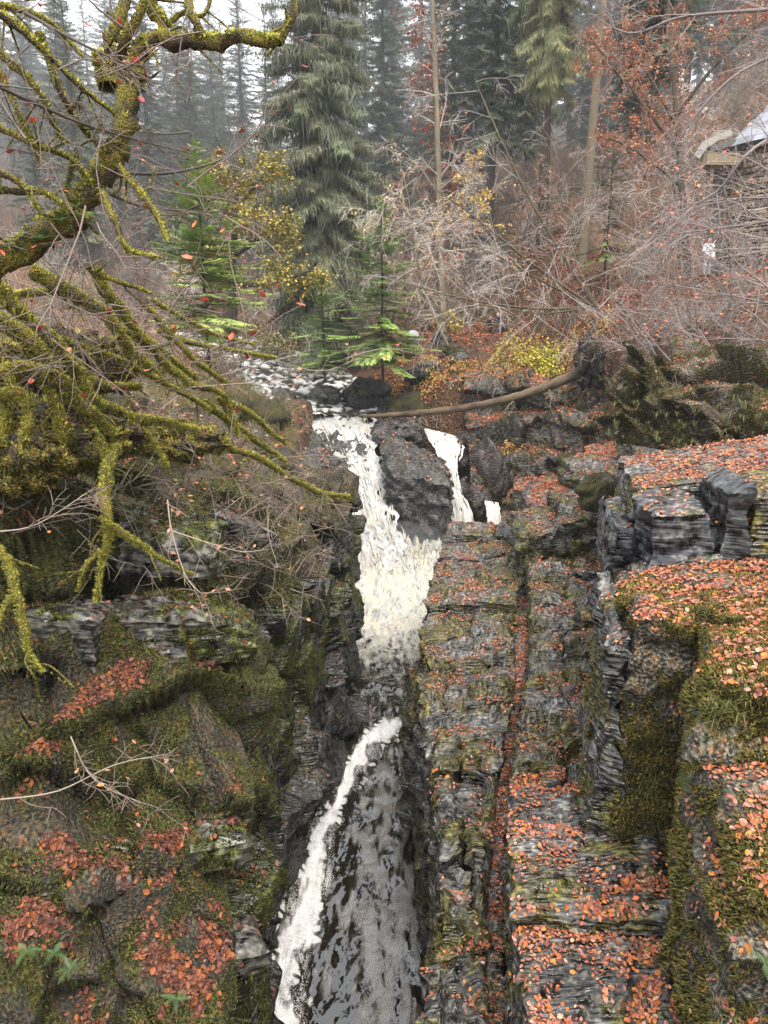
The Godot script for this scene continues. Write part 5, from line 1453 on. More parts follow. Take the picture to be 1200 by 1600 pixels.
		sapling("bare_tree", "bare brown broadleaf tree at the foot of the hillside, %s from the left" % ORD[[0, 1, 2, 3, 4, 5, 6, 7, 8, 11, 12, 10, 13, 9][k]], on_ground(x, d), rnd(9.0, 15.0), o)

func far_forest() -> void:
	# conifers up the hillside, sorted from left to right so that each can be counted
	var spots := []
	for row in 4:
		var d: float = [86.0, 102.0, 122.0, 150.0][row]
		var gap: float = [6.6, 5.8, 6.2, 7.0][row]
		var x := -d * 0.62 + rnd(0, 5)
		while x < d * 0.62:
			var dd := d + rnd(-7, 7)
			if not (row == 0 and x > -14 and x < 8 and rng.randf() < 0.4): spots.append(Vector3(x, row, dd))
			x += gap * rnd(0.6, 1.4)
	for row in 4:
		var line := spots.filter(func(s): return int(s.y) == row)
		line.sort_custom(func(a, b): return a.x / a.z < b.x / b.z)
		for k in line.size():
			var s: Vector3 = line[k]
			var left := st(0.05, -0.35, s.x / s.z)
			var H := rnd(27.0, 36.0) + (1.0 - left) * 11.0
			var c: Color = [Color(0.08, 0.105, 0.048), Color(0.095, 0.12, 0.05), Color(0.075, 0.105, 0.052), Color(0.115, 0.125, 0.05)][rng.randi() % 4]
			var where: String = ORD[mini(k, 29)]
			conifer("dark conifer in the %s row up the hazy hillside, %s from the left" % [ORD[row], where], on_ground(s.x, s.z), H, rnd(3.4, 5.2), rnd(0.04, 0.2), [2, 2, 1][rng.randi() % 3], c, {"gap": 0.62 if row < 2 else 0.8, "whorl": 7, "group": "conifers up the hillside", "gaps": 0.1, "bark": Color(0.13, 0.11, 0.1)})

func undergrowth() -> void:
	# leafless shrubs above the slate ledges, reaching in from the side of the stone hall
	var o := {"kids": [0, 5, 5, 4], "level": 3, "along": 1.0, "wild": 0.15, "rmin": 0.0055, "col": Color(0.23, 0.19, 0.18), "r": 0.035, "droop": 0.02}
	var lo := o.duplicate()
	lo.leaves = [1, 0.15, 0.09, [Color(0.55, 0.10, 0.04), Color(0.5, 0.16, 0.06), Color(0.45, 0.2, 0.12)], 0.05]
	var places := [[Vector3(9.75, 10.61, -19.24), 3.2, Vector3(-0.9, 0.35, 0.1)], [Vector3(11.13, 11.46, -20.48), 4.2, Vector3(-1, 0.3, 0)], [Vector3(9.95, 10.67, -22.34), 2.8, Vector3(-0.7, 0.5, 0)], [Vector3(12.05, 12.80, -22.87), 4.6, Vector3(-1, 0.25, 0)], [Vector3(10.40, 10.76, -26.49), 3.0, Vector3(-0.5, 0.7, 0)], [Vector3(12.89, 11.52, -26.68), 3.0, Vector3(-0.9, 0.3, 0)], [Vector3(13.57, 14.70, -25.41), 5.0, Vector3(-1, 0.15, 0)], [Vector3(12.12, 10.66, -34.71), 3.6, Vector3(-0.3, 1, 0)], [Vector3(13.20, 11.67, -33.93), 3.4, Vector3(-0.8, 0.6, 0)], [Vector3(14.92, 16.68, -27.96), 5.6, Vector3(-1, 0.2, 0)]]
	var said := ["low on the mossy bank", "rooted beyond the edge of the picture above the slabs", "on the crest of the mossy bank", "sweeping in below the hall's wall", "on the leafy slope behind the mossy bank", "below the person in white", "sweeping across the hall's wall", "beside the root plate", "on the slope below the hall's doorway", "sweeping across the hall's eave"]
	for k in places.size():
		bush("bare_shrub", "leafless grey shrub " + said[k], places[k][0], 4, places[k][1], places[k][2], 0.5, o if k % 2 else lo, "leafless shrubs on the hall side")
	var over := thing("overhanging_branches", "bare branches of a tree outside the picture hanging in at the top corner", "branches", Vector3(9.76, 19.08, -19.28))
	var tips := []
	var g := Geo.new()
	tube(g, smooth([Vector3(10.65, 12.64, -18.20) - over.position, Vector3(10.20, 15.78, -18.46) - over.position, Vector3(10.42, 20.76, -20.22) - over.position], 6), 0.16, 0.1, 8, Color(0.17, 0.14, 0.135))
	obj("trunk", g.mesh(), M.twig, over)
	for l in [[Vector3(10.32, 19.30, -19.55), Vector3(8.37, 19.31, -19.86), Vector3(7.20, 19.37, -20.39), Vector3(6.19, 19.20, -20.86), Vector3(5.29, 19.91, -21.55)], [Vector3(10.29, 18.58, -19.37), Vector3(8.28, 17.78, -18.96), Vector3(7.30, 16.77, -19.23), Vector3(6.89, 15.85, -19.51)], [Vector3(10.19, 16.78, -18.71), Vector3(8.07, 15.82, -17.44), Vector3(7.46, 14.97, -17.75), Vector3(6.80, 14.63, -18.18)], [Vector3(10.38, 19.98, -19.92), Vector3(8.14, 19.95, -20.53), Vector3(6.61, 20.31, -21.65), Vector3(4.87, 21.00, -22.86)], [Vector3(10.38, 14.66, -18.39), Vector3(8.77, 14.45, -19.16), Vector3(7.72, 14.36, -19.66), Vector3(6.61, 14.26, -20.15)]]:
		g = Geo.new()
		var pts := []
		for q in smooth(l, 6): pts.append(q - over.position)
		tube(g, pts, 0.05, 0.012, 6, Color(0.17, 0.14, 0.135))
		for k in 13:
			var a := rng.randi_range(1, pts.size() - 2)
			bough(g, pts[a], ((pts[a + 1] - pts[a]).normalized() + rdir() * 0.9).normalized(), rnd(0.8, 2.0), 0.014, 2, o, tips)
		obj("branch", g.mesh(), M.twig, over)
	many("leaves", S.leaf, M.leaf, leaves_at(tips, 1, 0.15, 0.10, [Color(0.55, 0.10, 0.04), Color(0.5, 0.17, 0.06)], 0.07), over)
	# brush on the slopes
	var br := Inst.new()
	for k in 5200:
		var d := rnd(50.0, 105.0)
		var x := rnd(-0.66, 0.66) * d
		if river_at(x, d).x < 5.0: continue
		if x > -1.0 and x < 16.0 and d < 68.0: continue
		var s := rnd(1.2, 3.4)
		var b := Basis(Vector3.UP, rng.randf() * TAU) * Basis(Vector3.RIGHT, rnd(-1.6, -0.7))
		br.put(b.x * s, b.y * s, b.z * s, Vector3(x, ground_h(x, d) - 0.05, -d), jit([Color(0.22, 0.17, 0.145), Color(0.28, 0.2, 0.16), Color(0.24, 0.22, 0.18), Color(0.3, 0.17, 0.09)][k % 4], 0.3))
	meta(many("brushwood", S.spray, M.twig, br), "brown leafless brushwood covering the slopes", "undergrowth")
	var nb := Inst.new()
	for k in 2400:
		var d := 14.0 + 38.0 * sqrt(rng.randf())
		var x := -rnd(3.5, 10.0 + d * 0.4)
		if river_at(x, d).x < 4.0: continue
		var h := left_h(x, d) if d < 30.0 and x > -12.0 else ground_h(x, d)
		if h < 4.0: continue
		var s := rnd(0.3, 1.0) * (0.6 + d * 0.02)
		var b := Basis(Vector3.UP, rng.randf() * TAU) * Basis(Vector3.RIGHT, rnd(-1.5, -0.2))
		nb.put(b.x * s, b.y * s, b.z * s, Vector3(x, h - 0.05, -d), jit([Color(0.17, 0.14, 0.05), Color(0.24, 0.17, 0.12), Color(0.14, 0.14, 0.03), Color(0.22, 0.18, 0.15)][k % 4], 0.3))
	meta(many("brushwood", S.spray, M.twig, nb), "brown and mossy twigs littering the low bank behind the fallen boughs", "undergrowth")
	var lf := Inst.new()
	for k in 15000:
		var d := rnd(14.0, 50.0)
		var x := -rnd(3.5, 10.0 + d * 0.4)
		if river_at(x, d).x < 3.6 or nf.get_noise_2d(x * 0.4, d * 0.4 + 50.0) < -0.1: continue
		var h := left_h(x, d) if d < 30.0 and x > -12.0 else ground_h(x, d)
		if h < 4.0: continue
		put_leaf(lf, Vector3(x, h + rnd(0.0, 0.3), -d), Vector3.UP, PAL_FAR if k % 3 else [Color(0.14, 0.16, 0.03), Color(0.2, 0.2, 0.04)], 0.07 + d * 0.0025)
	meta(many("leaf_litter", S.leaf, M.litter_leaf, lf), "leaves and low greenery on the bank behind the fallen boughs", "fallen leaves")
	# leafy twigs over the head cliff and its terrace edge
	var le := Inst.new()
	for k in 9000:
		var x := rnd(0.5, 14.0)
		var d := rnd(44.5, 52.0)
		if nf.get_noise_2d(x * 0.5 + 30.0, d * 0.5) < 0.02: continue
		var up := rdir()
		var b := frame_of(up)
		var s := rnd(0.08, 0.2)
		le.put(b.x * s, b.y * s, b.z * s, Vector3(x, ground_h(x, d) + rnd(0.0, 0.6), -d), jit([Color(0.42, 0.30, 0.06), Color(0.33, 0.26, 0.07), Color(0.45, 0.17, 0.06)][k % 3], 0.3))
	meta(many("low_leaves", S.leaf, M.leaf, le), "yellowing bramble leaves along the terrace edge", "undergrowth")
	# shrubs with leaves
	var yel := {"kids": [0, 6, 6], "level": 2, "wild": 0.3, "rmin": 0.01, "col": Color(0.2, 0.16, 0.1), "r": 0.03, "leaves": [5, 0.25, 0.17, [Color(0.5, 0.48, 0.05), Color(0.42, 0.42, 0.06), Color(0.58, 0.45, 0.06)], 0.9]}
	bush("yellow_shrub", "bright yellow-green shrub growing at the fallen log's upper end", Vector3(10.30, 8.48, -47.56), 10, 2.4, Vector3(0.05, 1, 0), 0.45, yel)
	var yel2 := yel.duplicate()
	yel2.leaves = [4, 0.3, 0.16, [Color(0.6, 0.42, 0.08), Color(0.5, 0.36, 0.08), Color(0.3, 0.3, 0.06)], 0.8]
	bush("yellow_shrub", "low spreading yellow-leaved shrub in front of the picnic bench", Vector3(8.65, 8.91, -51.79), 9, 2.6, Vector3(0, 0.35, 0.2), 0.8, yel2)
	bush("yellow_shrub", "small shrub with golden leaves above the mossy boulders", Vector3(4.71, 11.68, -58.66), 6, 1.6, Vector3(0, 0.6, 0), 0.7, yel2)
	bush("leafy_shrub", "tawny-leaved shrub clinging to the cliff beside the side waterfall", Vector3(7.67, 4.50, -42.45), 9, 2.0, Vector3(0, 0.5, 0.4), 0.8, {"kids": [0, 6, 6], "level": 2, "wild": 0.3, "rmin": 0.01, "col": Color(0.2, 0.15, 0.1), "leaves": [3, 0.25, 0.13, [Color(0.45, 0.26, 0.07), Color(0.45, 0.16, 0.07), Color(0.33, 0.28, 0.07)], 0.8]})
	bush("green_shrub", "dark green shrub on the low bank above the falls", Vector3(-6.21, 10.34, -42.87), 8, 2.2, Vector3(0, 0.6, 0), 0.8, {"kids": [0, 6, 6], "level": 2, "wild": 0.3, "rmin": 0.01, "col": Color(0.15, 0.13, 0.1), "leaves": [4, 0.25, 0.14, [Color(0.10, 0.14, 0.035), Color(0.14, 0.17, 0.04), Color(0.3, 0.16, 0.06)], 0.7]})
	# ferns and grass on the near rocks
	var fern_spots := [Vector3(2.97, 7.74, -6.36), Vector3(2.78, 6.43, -8.30), Vector3(2.69, 7.65, -4.27), Vector3(-3.60, 5.93, -6.11), Vector3(-3.36, 5.82, -6.19), Vector3(-3.24, 5.58, -6.23), Vector3(-3.80, 10.58, -9.44), Vector3(-4.56, 11.64, -9.39), Vector3(4.35, 9.05, -9.36), Vector3(-2.26, 4.93, -6.48)]
	var fern_said := ["beside the tall mossy blocks", "in the joint below the mossy blocks", "at the picture's lower corner", "lowest on the mossy cliff", "hanging on the mossy cliff", "by the dark overhang of the mossy cliff", "under the fallen boughs", "beneath the leaning trunk", "at the foot of the white-spotted slab", "near the foam's edge on the mossy cliff"]
	for k in fern_spots.size():
		var f := Inst.new()
		for q in 9:
			var b := Basis(Vector3.UP, rng.randf() * TAU) * Basis(Vector3.RIGHT, rnd(-0.7, 0.5))
			var s := rnd(0.08, 0.2)
			f.put(b.x * s, b.y * s, b.z * s, Vector3.ZERO, jit(Color(0.06, 0.10, 0.03), 0.3))
		var ft := thing("fern", "small green fern " + fern_said[k], "fern", fern_spots[k], "ferns on the rocks")
		many("fronds", S.frond, M.leaf, f, ft)
	var gr := Inst.new()
	for k in 200:
		var p := Vector3(rnd(4.6, 9.0), 0, rnd(-18.0, -11.0))
		if k < 22: p = Vector3(rnd(2.9, 4.3), rnd(8.3, 8.9), -5.97)
		else: p.y = 9.5 + rnd(0.0, 1.3)
		var s := rnd(0.12, 0.3)
		var b := Basis(Vector3.UP, rng.randf() * TAU)
		gr.put(b.x * s, b.y * s, b.z * s, p, jit(Color(0.11, 0.115, 0.03), 0.4))
	meta(many("grass", S.grass, M.leaf, gr), "thin grass on the mossy blocks and bank", "grass")


# ---------------------------------------------------------------- things
func things() -> void:
	fallen_log()
	boulders()
	hall()
	picnic()
	person_figures()

func fallen_log() -> void:
	var t := thing("fallen_log", "fallen trunk lying across the head of the falls, its root plate upended", "log", Vector3(10.85, 9.72, -41.17))
	var g := Geo.new()
	var pts := []
	for q in smooth([Vector3(10.85, 9.72, -41.17), Vector3(8.91, 8.79, -41.46), Vector3(6.54, 7.99, -42.08), Vector3(3.72, 7.42, -42.97), Vector3(0.76, 7.04, -43.70), Vector3(-1.54, 6.88, -44.48)], 6): pts.append(q - t.position + rdir() * 0.03)
	tube(g, pts, 0.30, 0.13, 10, Color(0.11, 0.085, 0.07), 0.2, Color(0.26, 0.215, 0.18))
	obj("trunk", g.mesh(), M.bark, t)
	g = Geo.new()
	var z := {"rock": Color(0.03, 0.024, 0.02), "rock2": Color(0.07, 0.055, 0.045), "moss": Color(0.05, 0.05, 0.015), "moss2": Color(0.07, 0.065, 0.02), "bias": -0.35, "up": 0.0}
	var m := 24
	var p := PackedVector3Array()
	for j in m:
		var la := -0.5 * PI + PI * j / (m - 1)
		for i in m * 2:
			var lo := TAU * i / (m * 2 - 1)
			var d := Vector3(cos(la) * cos(lo), sin(la), cos(la) * sin(lo))
			p.append(Vector3(0.45, 0.6, -0.1) + d * Vector3(0.75, 1.35, 1.0) * (1.0 + 0.5 * nf.get_noise_3dv(d * 1.8)))
	closed_grid(g, p, m * 2, m, z)
	obj("root_plate", g.mesh(), M.soil, t)
	g = Geo.new()
	var tips := []
	for k in 34: bough(g, Vector3(0.45, 0.6, -0.1) + rdir() * Vector3(0.6, 1.1, 0.8), (rdir() + Vector3(0, -0.3, 0.3)).normalized(), rnd(0.5, 1.3), 0.035, 1, {"kids": [0, 4], "wild": 0.35, "rmin": 0.012, "col": Color(0.13, 0.10, 0.08), "droop": 0.1}, tips)
	for k in 20:       # dead twigs hanging under the trunk
		var a := rng.randi_range(4, pts.size() - 1)
		bough(g, pts[a], Vector3(rnd(-0.5, 0.5), -1, rnd(-0.2, 0.5)).normalized(), rnd(0.6, 1.9), 0.02, 1, {"kids": [0, 5], "wild": 0.3, "rmin": 0.01, "col": Color(0.30, 0.24, 0.19)}, tips)
	obj("roots", g.mesh(), M.twig, t).set_meta("kind", "stuff")

func boulders() -> void:
	var grey := {"rock": Color(0.13, 0.13, 0.125), "rock2": Color(0.24, 0.235, 0.225), "moss": Color(0.06, 0.062, 0.014), "moss2": Color(0.13, 0.13, 0.03), "bias": -0.25, "up": 0.2, "mat": M.slate}
	var green := grey.duplicate(); green.merge({"bias": 0.35, "mat": M.moss_rock}, true)
	var dark := grey.duplicate(); dark.merge({"rock": Color(0.04, 0.038, 0.036), "rock2": Color(0.09, 0.085, 0.08), "bias": -0.3}, true)
	var red := grey.duplicate(); red.merge({"rock": Color(0.07, 0.045, 0.036), "rock2": Color(0.15, 0.10, 0.085), "bias": -0.6}, true)
	for b in [
		[Vector3(1.56, 10.60, -57.36), Vector3(1.25, 0.75, 1.0), green, "large mossy boulder in front of the domed grey cover"], [Vector3(1.88, 10.24, -55.21), Vector3(0.8, 0.45, 0.7), green, "small mossy boulder below the largest mossy boulder"],
		[Vector3(4.98, 10.42, -55.26), Vector3(0.95, 0.5, 0.7), green, "low mossy boulder between the grey stones"], [Vector3(5.25, 10.13, -53.12), Vector3(0.7, 0.42, 0.6), green, "squat mossy boulder beside the pale grey stone"],
		[Vector3(4.46, 10.96, -58.48), Vector3(0.75, 0.85, 0.7), grey, "upright grey stone under the golden shrub"], [Vector3(5.04, 9.90, -51.01), Vector3(0.75, 0.55, 0.6), grey, "pale grey stone in the leaves on the terrace"],
		[Vector3(3.01, 9.54, -48.86), Vector3(0.7, 0.4, 0.6), grey, "flat grey stone near the terrace edge"], [Vector3(2.04, 9.04, -47.70), Vector3(0.8, 0.5, 0.7), dark, "dark stone at the terrace edge above the lip"],
		[Vector3(-3.72, 7.80, -47.91), Vector3(1.15, 0.62, 0.9), grey, "pale rounded boulder in the river above the falls"], [Vector3(-1.99, 6.72, -45.88), Vector3(1.2, 0.35, 0.7), dark, "dark flat rock splitting the water at the lip"],
		[Vector3(-1.04, 7.68, -48.39), Vector3(1.6, 1.1, 1.2), dark, "dark rock on the far side of the lip"], [Vector3(-6.82, 7.50, -49.38), Vector3(1.3, 0.7, 1.0), grey, "grey boulder at the river's near bank above the falls"],
		[Vector3(-9.04, 7.93, -52.58), Vector3(1.2, 0.6, 1.0), dark, "dark boulder in the rapids behind the mossy tangle"], [Vector3(-6.10, 8.28, -54.72), Vector3(1.0, 0.5, 0.9), grey, "wet grey boulder in the rapids upstream"],
		[Vector3(-6.36, 7.52, -37.53), Vector3(1.9, 0.9, 1.4), green, "mossy hump on the low bank between the fallen boughs and the falls"], [Vector3(-7.54, 8.36, -34.13), Vector3(1.6, 0.7, 1.2), green, "mossy hump behind the fallen boughs' outermost tips"],
		[Vector3(1.60, 7.08, -46.18), Vector3(1.9, 1.0, 1.2), green, "mossy outcrop under the fallen log"], [Vector3(4.17, 8.29, -48.54), Vector3(1.9, 1.1, 1.2), green, "broad mossy outcrop crowned with leaves above the log"],
		[Vector3(4.63, 4.84, -43.15), Vector3(0.95, 1.3, 0.9), red, "reddish wet rock beside the side waterfall"], [Vector3(5.14, 2.71, -39.42), Vector3(0.75, 0.9, 0.8), red, "reddish boulder between the two small waterfalls"], [Vector3(5.73, 3.79, -41.24), Vector3(1.3, 2.0, 0.8), red, "tall streaked rock face beside the reddish boulders"], [Vector3(4.20, 1.22, -38.12), Vector3(0.7, 0.7, 0.6), dark, "black rock at the side waterfall's foot"],
		[Vector3(6.02, 7.57, -20.13), Vector3(0.62, 0.48, 0.55), green, "mossy round boulder on the stepped ledge left of the dark blocks"],
		[Vector3(16.07, 12.74, -68.20), Vector3(1.6, 1.0, 1.2), green, "mossy boulder behind the tall trunk"], [Vector3(10.65, 13.37, -72.49), Vector3(2.2, 0.8, 1.0), green, "long mossy rock on the slope behind the bench"], [Vector3(11.83, 12.93, -70.31), Vector3(1.4, 0.6, 0.9), green, "mossy rock right of the long one behind the bench"], [Vector3(12.26, 11.66, -61.75), Vector3(1.2, 0.5, 0.9), green, "mossy mound right of the bench"], [Vector3(7.98, 12.76, -70.27), Vector3(1.3, 1.2, 1.0), green, "tall mossy rock on the slope left of the bench"]]:
		boulder("boulder", b[3], b[0], b[1], b[2])

func hall() -> void:
	var t := thing("stone_hall", "round-fronted rubble stone hall with slate roof on the gorge's edge", "building", Vector3(19.79, 13.35, -38.47))
	var o := t.position
	# the curved rubble wall, stone by stone where it shows, on a solid core
	var c := Vector3(19.79, 13.35, -38.47) + Vector3(1.1, 0, -2.2)
	var R := 3.2
	var y0 := 11.6
	var y1 := 20.8
	var g := Geo.new()
	var m := 36
	for k in m:
		var a0 := TAU * k / m
		var a1 := TAU * (k + 1) / m
		var p0 := c + Vector3(cos(a0), 0, sin(a0)) * (R - 0.1) - o
		var p1 := c + Vector3(cos(a1), 0, sin(a1)) * (R - 0.1) - o
		p0.y = y0 - o.y; p1.y = y0 - o.y
		g.quad(p0, p1, p1 + Vector3.UP * (y1 - y0), p0 + Vector3.UP * (y1 - y0), Color(0.09, 0.08, 0.07))
	var wall := obj("wall", g.mesh(), M.stone, t)
	var kinds := []
	for k in 6:
		var s := Geo.new()
		var e := Vector3(0.5, 0.5, 0.5)
		var q := 0.36
		var ring := func(w: float, h: float, zz: float) -> Array: return [Vector3(-w, -h, zz), Vector3(w, -h, zz), Vector3(w, h, zz), Vector3(-w, h, zz)]
		var back: Array = ring.call(0.5, 0.5, -0.5)
		var mid: Array = ring.call(0.5, 0.5, 0.2)
		var front: Array = ring.call(q + rnd(-0.05, 0.08), q + rnd(-0.08, 0.05), 0.5)
		for w in 4:
			front[w] += Vector3(rnd(-0.06, 0.06), rnd(-0.08, 0.08), rnd(-0.15, 0.1))
			mid[w] += Vector3(rnd(-0.05, 0.03), rnd(-0.05, 0.03), 0) * sign(mid[w].x)
		for w in 4:
			var w1 := (w + 1) % 4
			s.quad(back[w], back[w1], mid[w1], mid[w], Color.WHITE)
			s.quad(mid[w], mid[w1], front[w1], front[w], Color.WHITE)
		s.quad(front[0], front[1], front[2], front[3], Color.WHITE)
		kinds.append(s.mesh())
	var tones := []
	for k in 5:
		var mm := mat("hall_stone_%d" % k, [Color(0.9, 0.82, 0.74), Color(0.78, 0.72, 0.66), Color(0.95, 0.87, 0.77), Color(0.7, 0.64, 0.6), Color(0.86, 0.77, 0.67)][k], 0.9)
		triplanar(mm, Vector3(0.8, 0.8, 0.8), M.stone.albedo_texture, null, 0.0)
		tones.append(mm)
	var y := y0
	var n := 0
	while y < y1 - 0.1:
		var h := rnd(0.2, 0.36)
		var a := 3.15 + rnd(0.0, 0.1)
		while a > 1.45 and n < 298:
			var w := rnd(0.3, 0.85)
			var an := a - w * 0.5 / R
			if y > 13.6:
				var st1 := obj("stone", kinds[rng.randi() % 6], tones[rng.randi() % 5], wall)
				var out := Vector3(cos(an), 0, sin(an))
				st1.transform = Transform3D(Basis(Vector3.UP.cross(out) * (w - 0.02), Vector3.UP * (h - 0.02), out * 0.3), c + out * (R - 0.06 + rnd(-0.03, 0.04)) + Vector3(0, y + h * 0.5 - c.y, 0) - o)
				n += 1
			a -= w / R
		y += h
	# roof: a cone of slates over a dark eave
	g = Geo.new()
	var apex := c + Vector3(0.6, 25.0 - c.y, -0.6) - o
	for k in m:
		var a0 := TAU * k / m
		var a1 := TAU * (k + 1) / m
		var p0 := c + Vector3(cos(a0), 0, sin(a0)) * (R + 0.55) - o; p0.y = 20.7 - o.y
		var p1 := c + Vector3(cos(a1), 0, sin(a1)) * (R + 0.55) - o; p1.y = 20.7 - o.y
		g.tri(p0, apex, p1, Color(0.12, 0.12, 0.13))
		g.quad(p0, p1, p1 + Vector3.DOWN * 0.22, p0 + Vector3.DOWN * 0.22, Color(0.04, 0.035, 0.03))
		var q0 := c + Vector3(cos(a0), 0, sin(a0)) * (R - 0.05) - o; q0.y = 20.48 - o.y
		var q1 := c + Vector3(cos(a1), 0, sin(a1)) * (R - 0.05) - o; q1.y = 20.48 - o.y
		g.quad(p0 + Vector3.DOWN * 0.22, p1 + Vector3.DOWN * 0.22, q1, q0, Color(0.05, 0.04, 0.03))
	var roof := obj("roof", g.mesh(), M.stone, t)
	var sl := Geo.new()
	sl.box(Vector3.ZERO, Vector3(1, 1, 1), Color.WHITE)
	var slm := sl.mesh()
	var sm := mat("slate_tile", Color(0.48, 0.49, 0.52), 0.45)
	var sm2 := mat("slate_tile_dark", Color(0.4, 0.4, 0.43), 0.5)
	for row in 13:
		var q := row / 13.0
		var cnt := int(46 * (1.0 - q)) + 4
		for k in cnt:
			var a := TAU * (k + 0.5 * (row % 2)) / cnt
			if sin(a) < 0.1 or cos(a) > 0.75: continue
			var foot := c + Vector3(cos(a), 0, sin(a)) * (R + 0.55) - o
			foot.y = 20.7 - o.y
			var up := (apex - foot)
			var p := foot + up * (q + 0.05)
			var zz := up.normalized()
			var xx := Vector3(-sin(a), 0, cos(a))
			var yy := zz.cross(xx).normalized()
			if yy.y < 0: yy = -yy
			var s := obj("slate", slm, sm if rng.randf() < 0.6 else sm2, roof)
			var ww := TAU * (R + 0.55) * (1.0 - q) / cnt * 0.97
			s.transform = Transform3D(Basis(xx * ww, yy * 0.03, zz * up.length() / 13.0 * 1.25), p + yy * (0.05 + 0.012 * (row % 2)))
	# the porch with its timber posts and pale curved bargeboard
	g = Geo.new()
	var wd := Color(0.16, 0.12, 0.075)
	for q in [[[Vector3(16.14, 20.50, -39.84), Vector3(16.07, 17.66, -39.13), Vector3(15.88, 14.57, -38.36)], 0.09], [[Vector3(16.81, 18.51, -38.93), Vector3(16.71, 16.99, -38.55), Vector3(16.59, 14.54, -37.94)], 0.09]]:
		var pts := []
		for e in q[0]: pts.append(e - o)
		tube(g, pts, q[1], q[1], 6, Color(0.06, 0.045, 0.035))
	obj("post", g.mesh(), M.wood, t)
	g = Geo.new()
	var arc := [Vector3(15.55, 20.29, -39.68), Vector3(15.87, 20.79, -39.81), Vector3(16.44, 21.15, -39.90), Vector3(17.14, 21.40, -39.96)]
	for k in arc.size() - 1:
		g.box((arc[k] + arc[k + 1]) * 0.5 - o, Vector3(arc[k].distance_to(arc[k + 1]) + 0.1, 0.3, 0.16), Color(0.27, 0.26, 0.24), Basis(Vector3.BACK, atan2(arc[k + 1].y - arc[k].y, arc[k + 1].x - arc[k].x)))
	obj("bargeboard", g.mesh(), M.wood, t)
	g = Geo.new()
	g.box(Vector3(16.61, 20.07, -39.73) - o, Vector3(1.6, 0.55, 1.2), Color(0.19, 0.15, 0.085))
	obj("porch_beam", g.mesh(), M.wood, t)
	g = Geo.new()
	g.box(Vector3(16.82, 20.83, -40.54) - o, Vector3(1.3, 0.3, 1.4), Color(0.09, 0.085, 0.08), Basis(Vector3.BACK, 0.3))
	obj("porch_roof", g.mesh(), M.wood, t)
	g = Geo.new()
	g.box(Vector3(16.97, 17.34, -40.08) - o, Vector3(0.7, 5.2, 0.12), Color(0.05, 0.045, 0.04))
	obj("door", g.mesh(), M.wood, t)
	# a low wall on the path
	var lw := thing("low_wall", "short pale-topped stone parapet below the hall's porch", "wall", Vector3(15.74, 14.01, -37.09))
	g = Geo.new()
	g.box(Vector3(0, 0, 0), Vector3(1.5, 0.14, 0.4), Color(0.45, 0.44, 0.42))
	obj("coping", g.mesh(), M.stone, lw)
	for k in 10:
		var s := obj("stone", kinds[k % 6], tones[k % 5], lw)
		s.transform = Transform3D(Basis(Vector3(0.28, 0, 0), Vector3(0, 0.24, 0), Vector3(0, 0, 0.35)), Vector3(-0.6 + 0.3 * (k % 5), -0.2 - 0.25 * (k / 5), 0.0))

func picnic() -> void:
	var at := Vector3(9.84, 11.00, -64.89)
	at.y = ground_h(at.x, -at.z)
	var t := thing("picnic_table", "dark wooden picnic table on the leafy terrace", "table", at)
	var wd := Color(0.10, 0.075, 0.055)
	for k in 5:
		var g := Geo.new()
		g.box(Vector3(0, 0.74, -0.32 + 0.16 * k), Vector3(1.9, 0.045, 0.145), jit(wd, 0.2))
		obj("top_plank", g.mesh(), M.wood, t)
	for s in [-1.0, 1.0]:
		for k in 2:
			var g := Geo.new()
			g.box(Vector3(0, 0.44, s * (0.62 + 0.13 * k)), Vector3(1.9, 0.045, 0.12), jit(wd, 0.2))
			obj("seat_plank", g.mesh(), M.wood, t)
		for x in [-0.7, 0.7]:
			var g := Geo.new()
			g.box(Vector3(x, 0.36, s * 0.38), Vector3(0.09, 0.82, 0.09), wd * 0.7, Basis(Vector3.RIGHT, -s * 0.4))
			obj("leg", g.mesh(), M.wood, t)
	for x in [-0.7, 0.7]:
		var g := Geo.new()
		g.box(Vector3(x, 0.4, 0), Vector3(0.06, 0.09, 1.5), wd * 0.7)
		obj("crossbar", g.mesh(), M.wood, t)
	# the grey domed cover among the boulders
	var c := Vector3(2.29, 11.08, -60.06)
	c.y = ground_h(c.x, -c.z)
	var s := thing("domed_cover", "pale grey domed cover with dark sides among the mossy boulders", "cover", c)
	var g := Geo.new()
	for k in 12:
		var a0 := TAU * k / 12
		var a1 := TAU * (k + 1) / 12
		for j in 4:
			var e0 := 0.5 * PI * j / 4
			var e1 := 0.5 * PI * (j + 1) / 4
			var f := func(a: float, e: float) -> Vector3: return Vector3(cos(a) * cos(e) * 0.52, 0.72 + sin(e) * 0.48, sin(a) * cos(e) * 0.52)
			g.quad(f.call(a0, e0), f.call(a0, e1), f.call(a1, e1), f.call(a1, e0), Color(0.42, 0.44, 0.48))
	obj("dome", g.mesh(), M.cloth, s)
	g = Geo.new()
	for k in 12:
		var a0 := TAU * k / 12
		var a1 := TAU * (k + 1) / 12
		var b0 := Vector3(cos(a0), 0, sin(a0))
		var b1 := Vector3(cos(a1), 0, sin(a1))
		g.quad(b0 * 0.5, b0 * 0.47 + Vector3.UP * 0.72, b1 * 0.47 + Vector3.UP * 0.72, b1 * 0.5, Color(0.10, 0.105, 0.12) if k % 3 else Color(0.25, 0.26, 0.28))
	obj("skirt", g.mesh(), M.cloth, s)

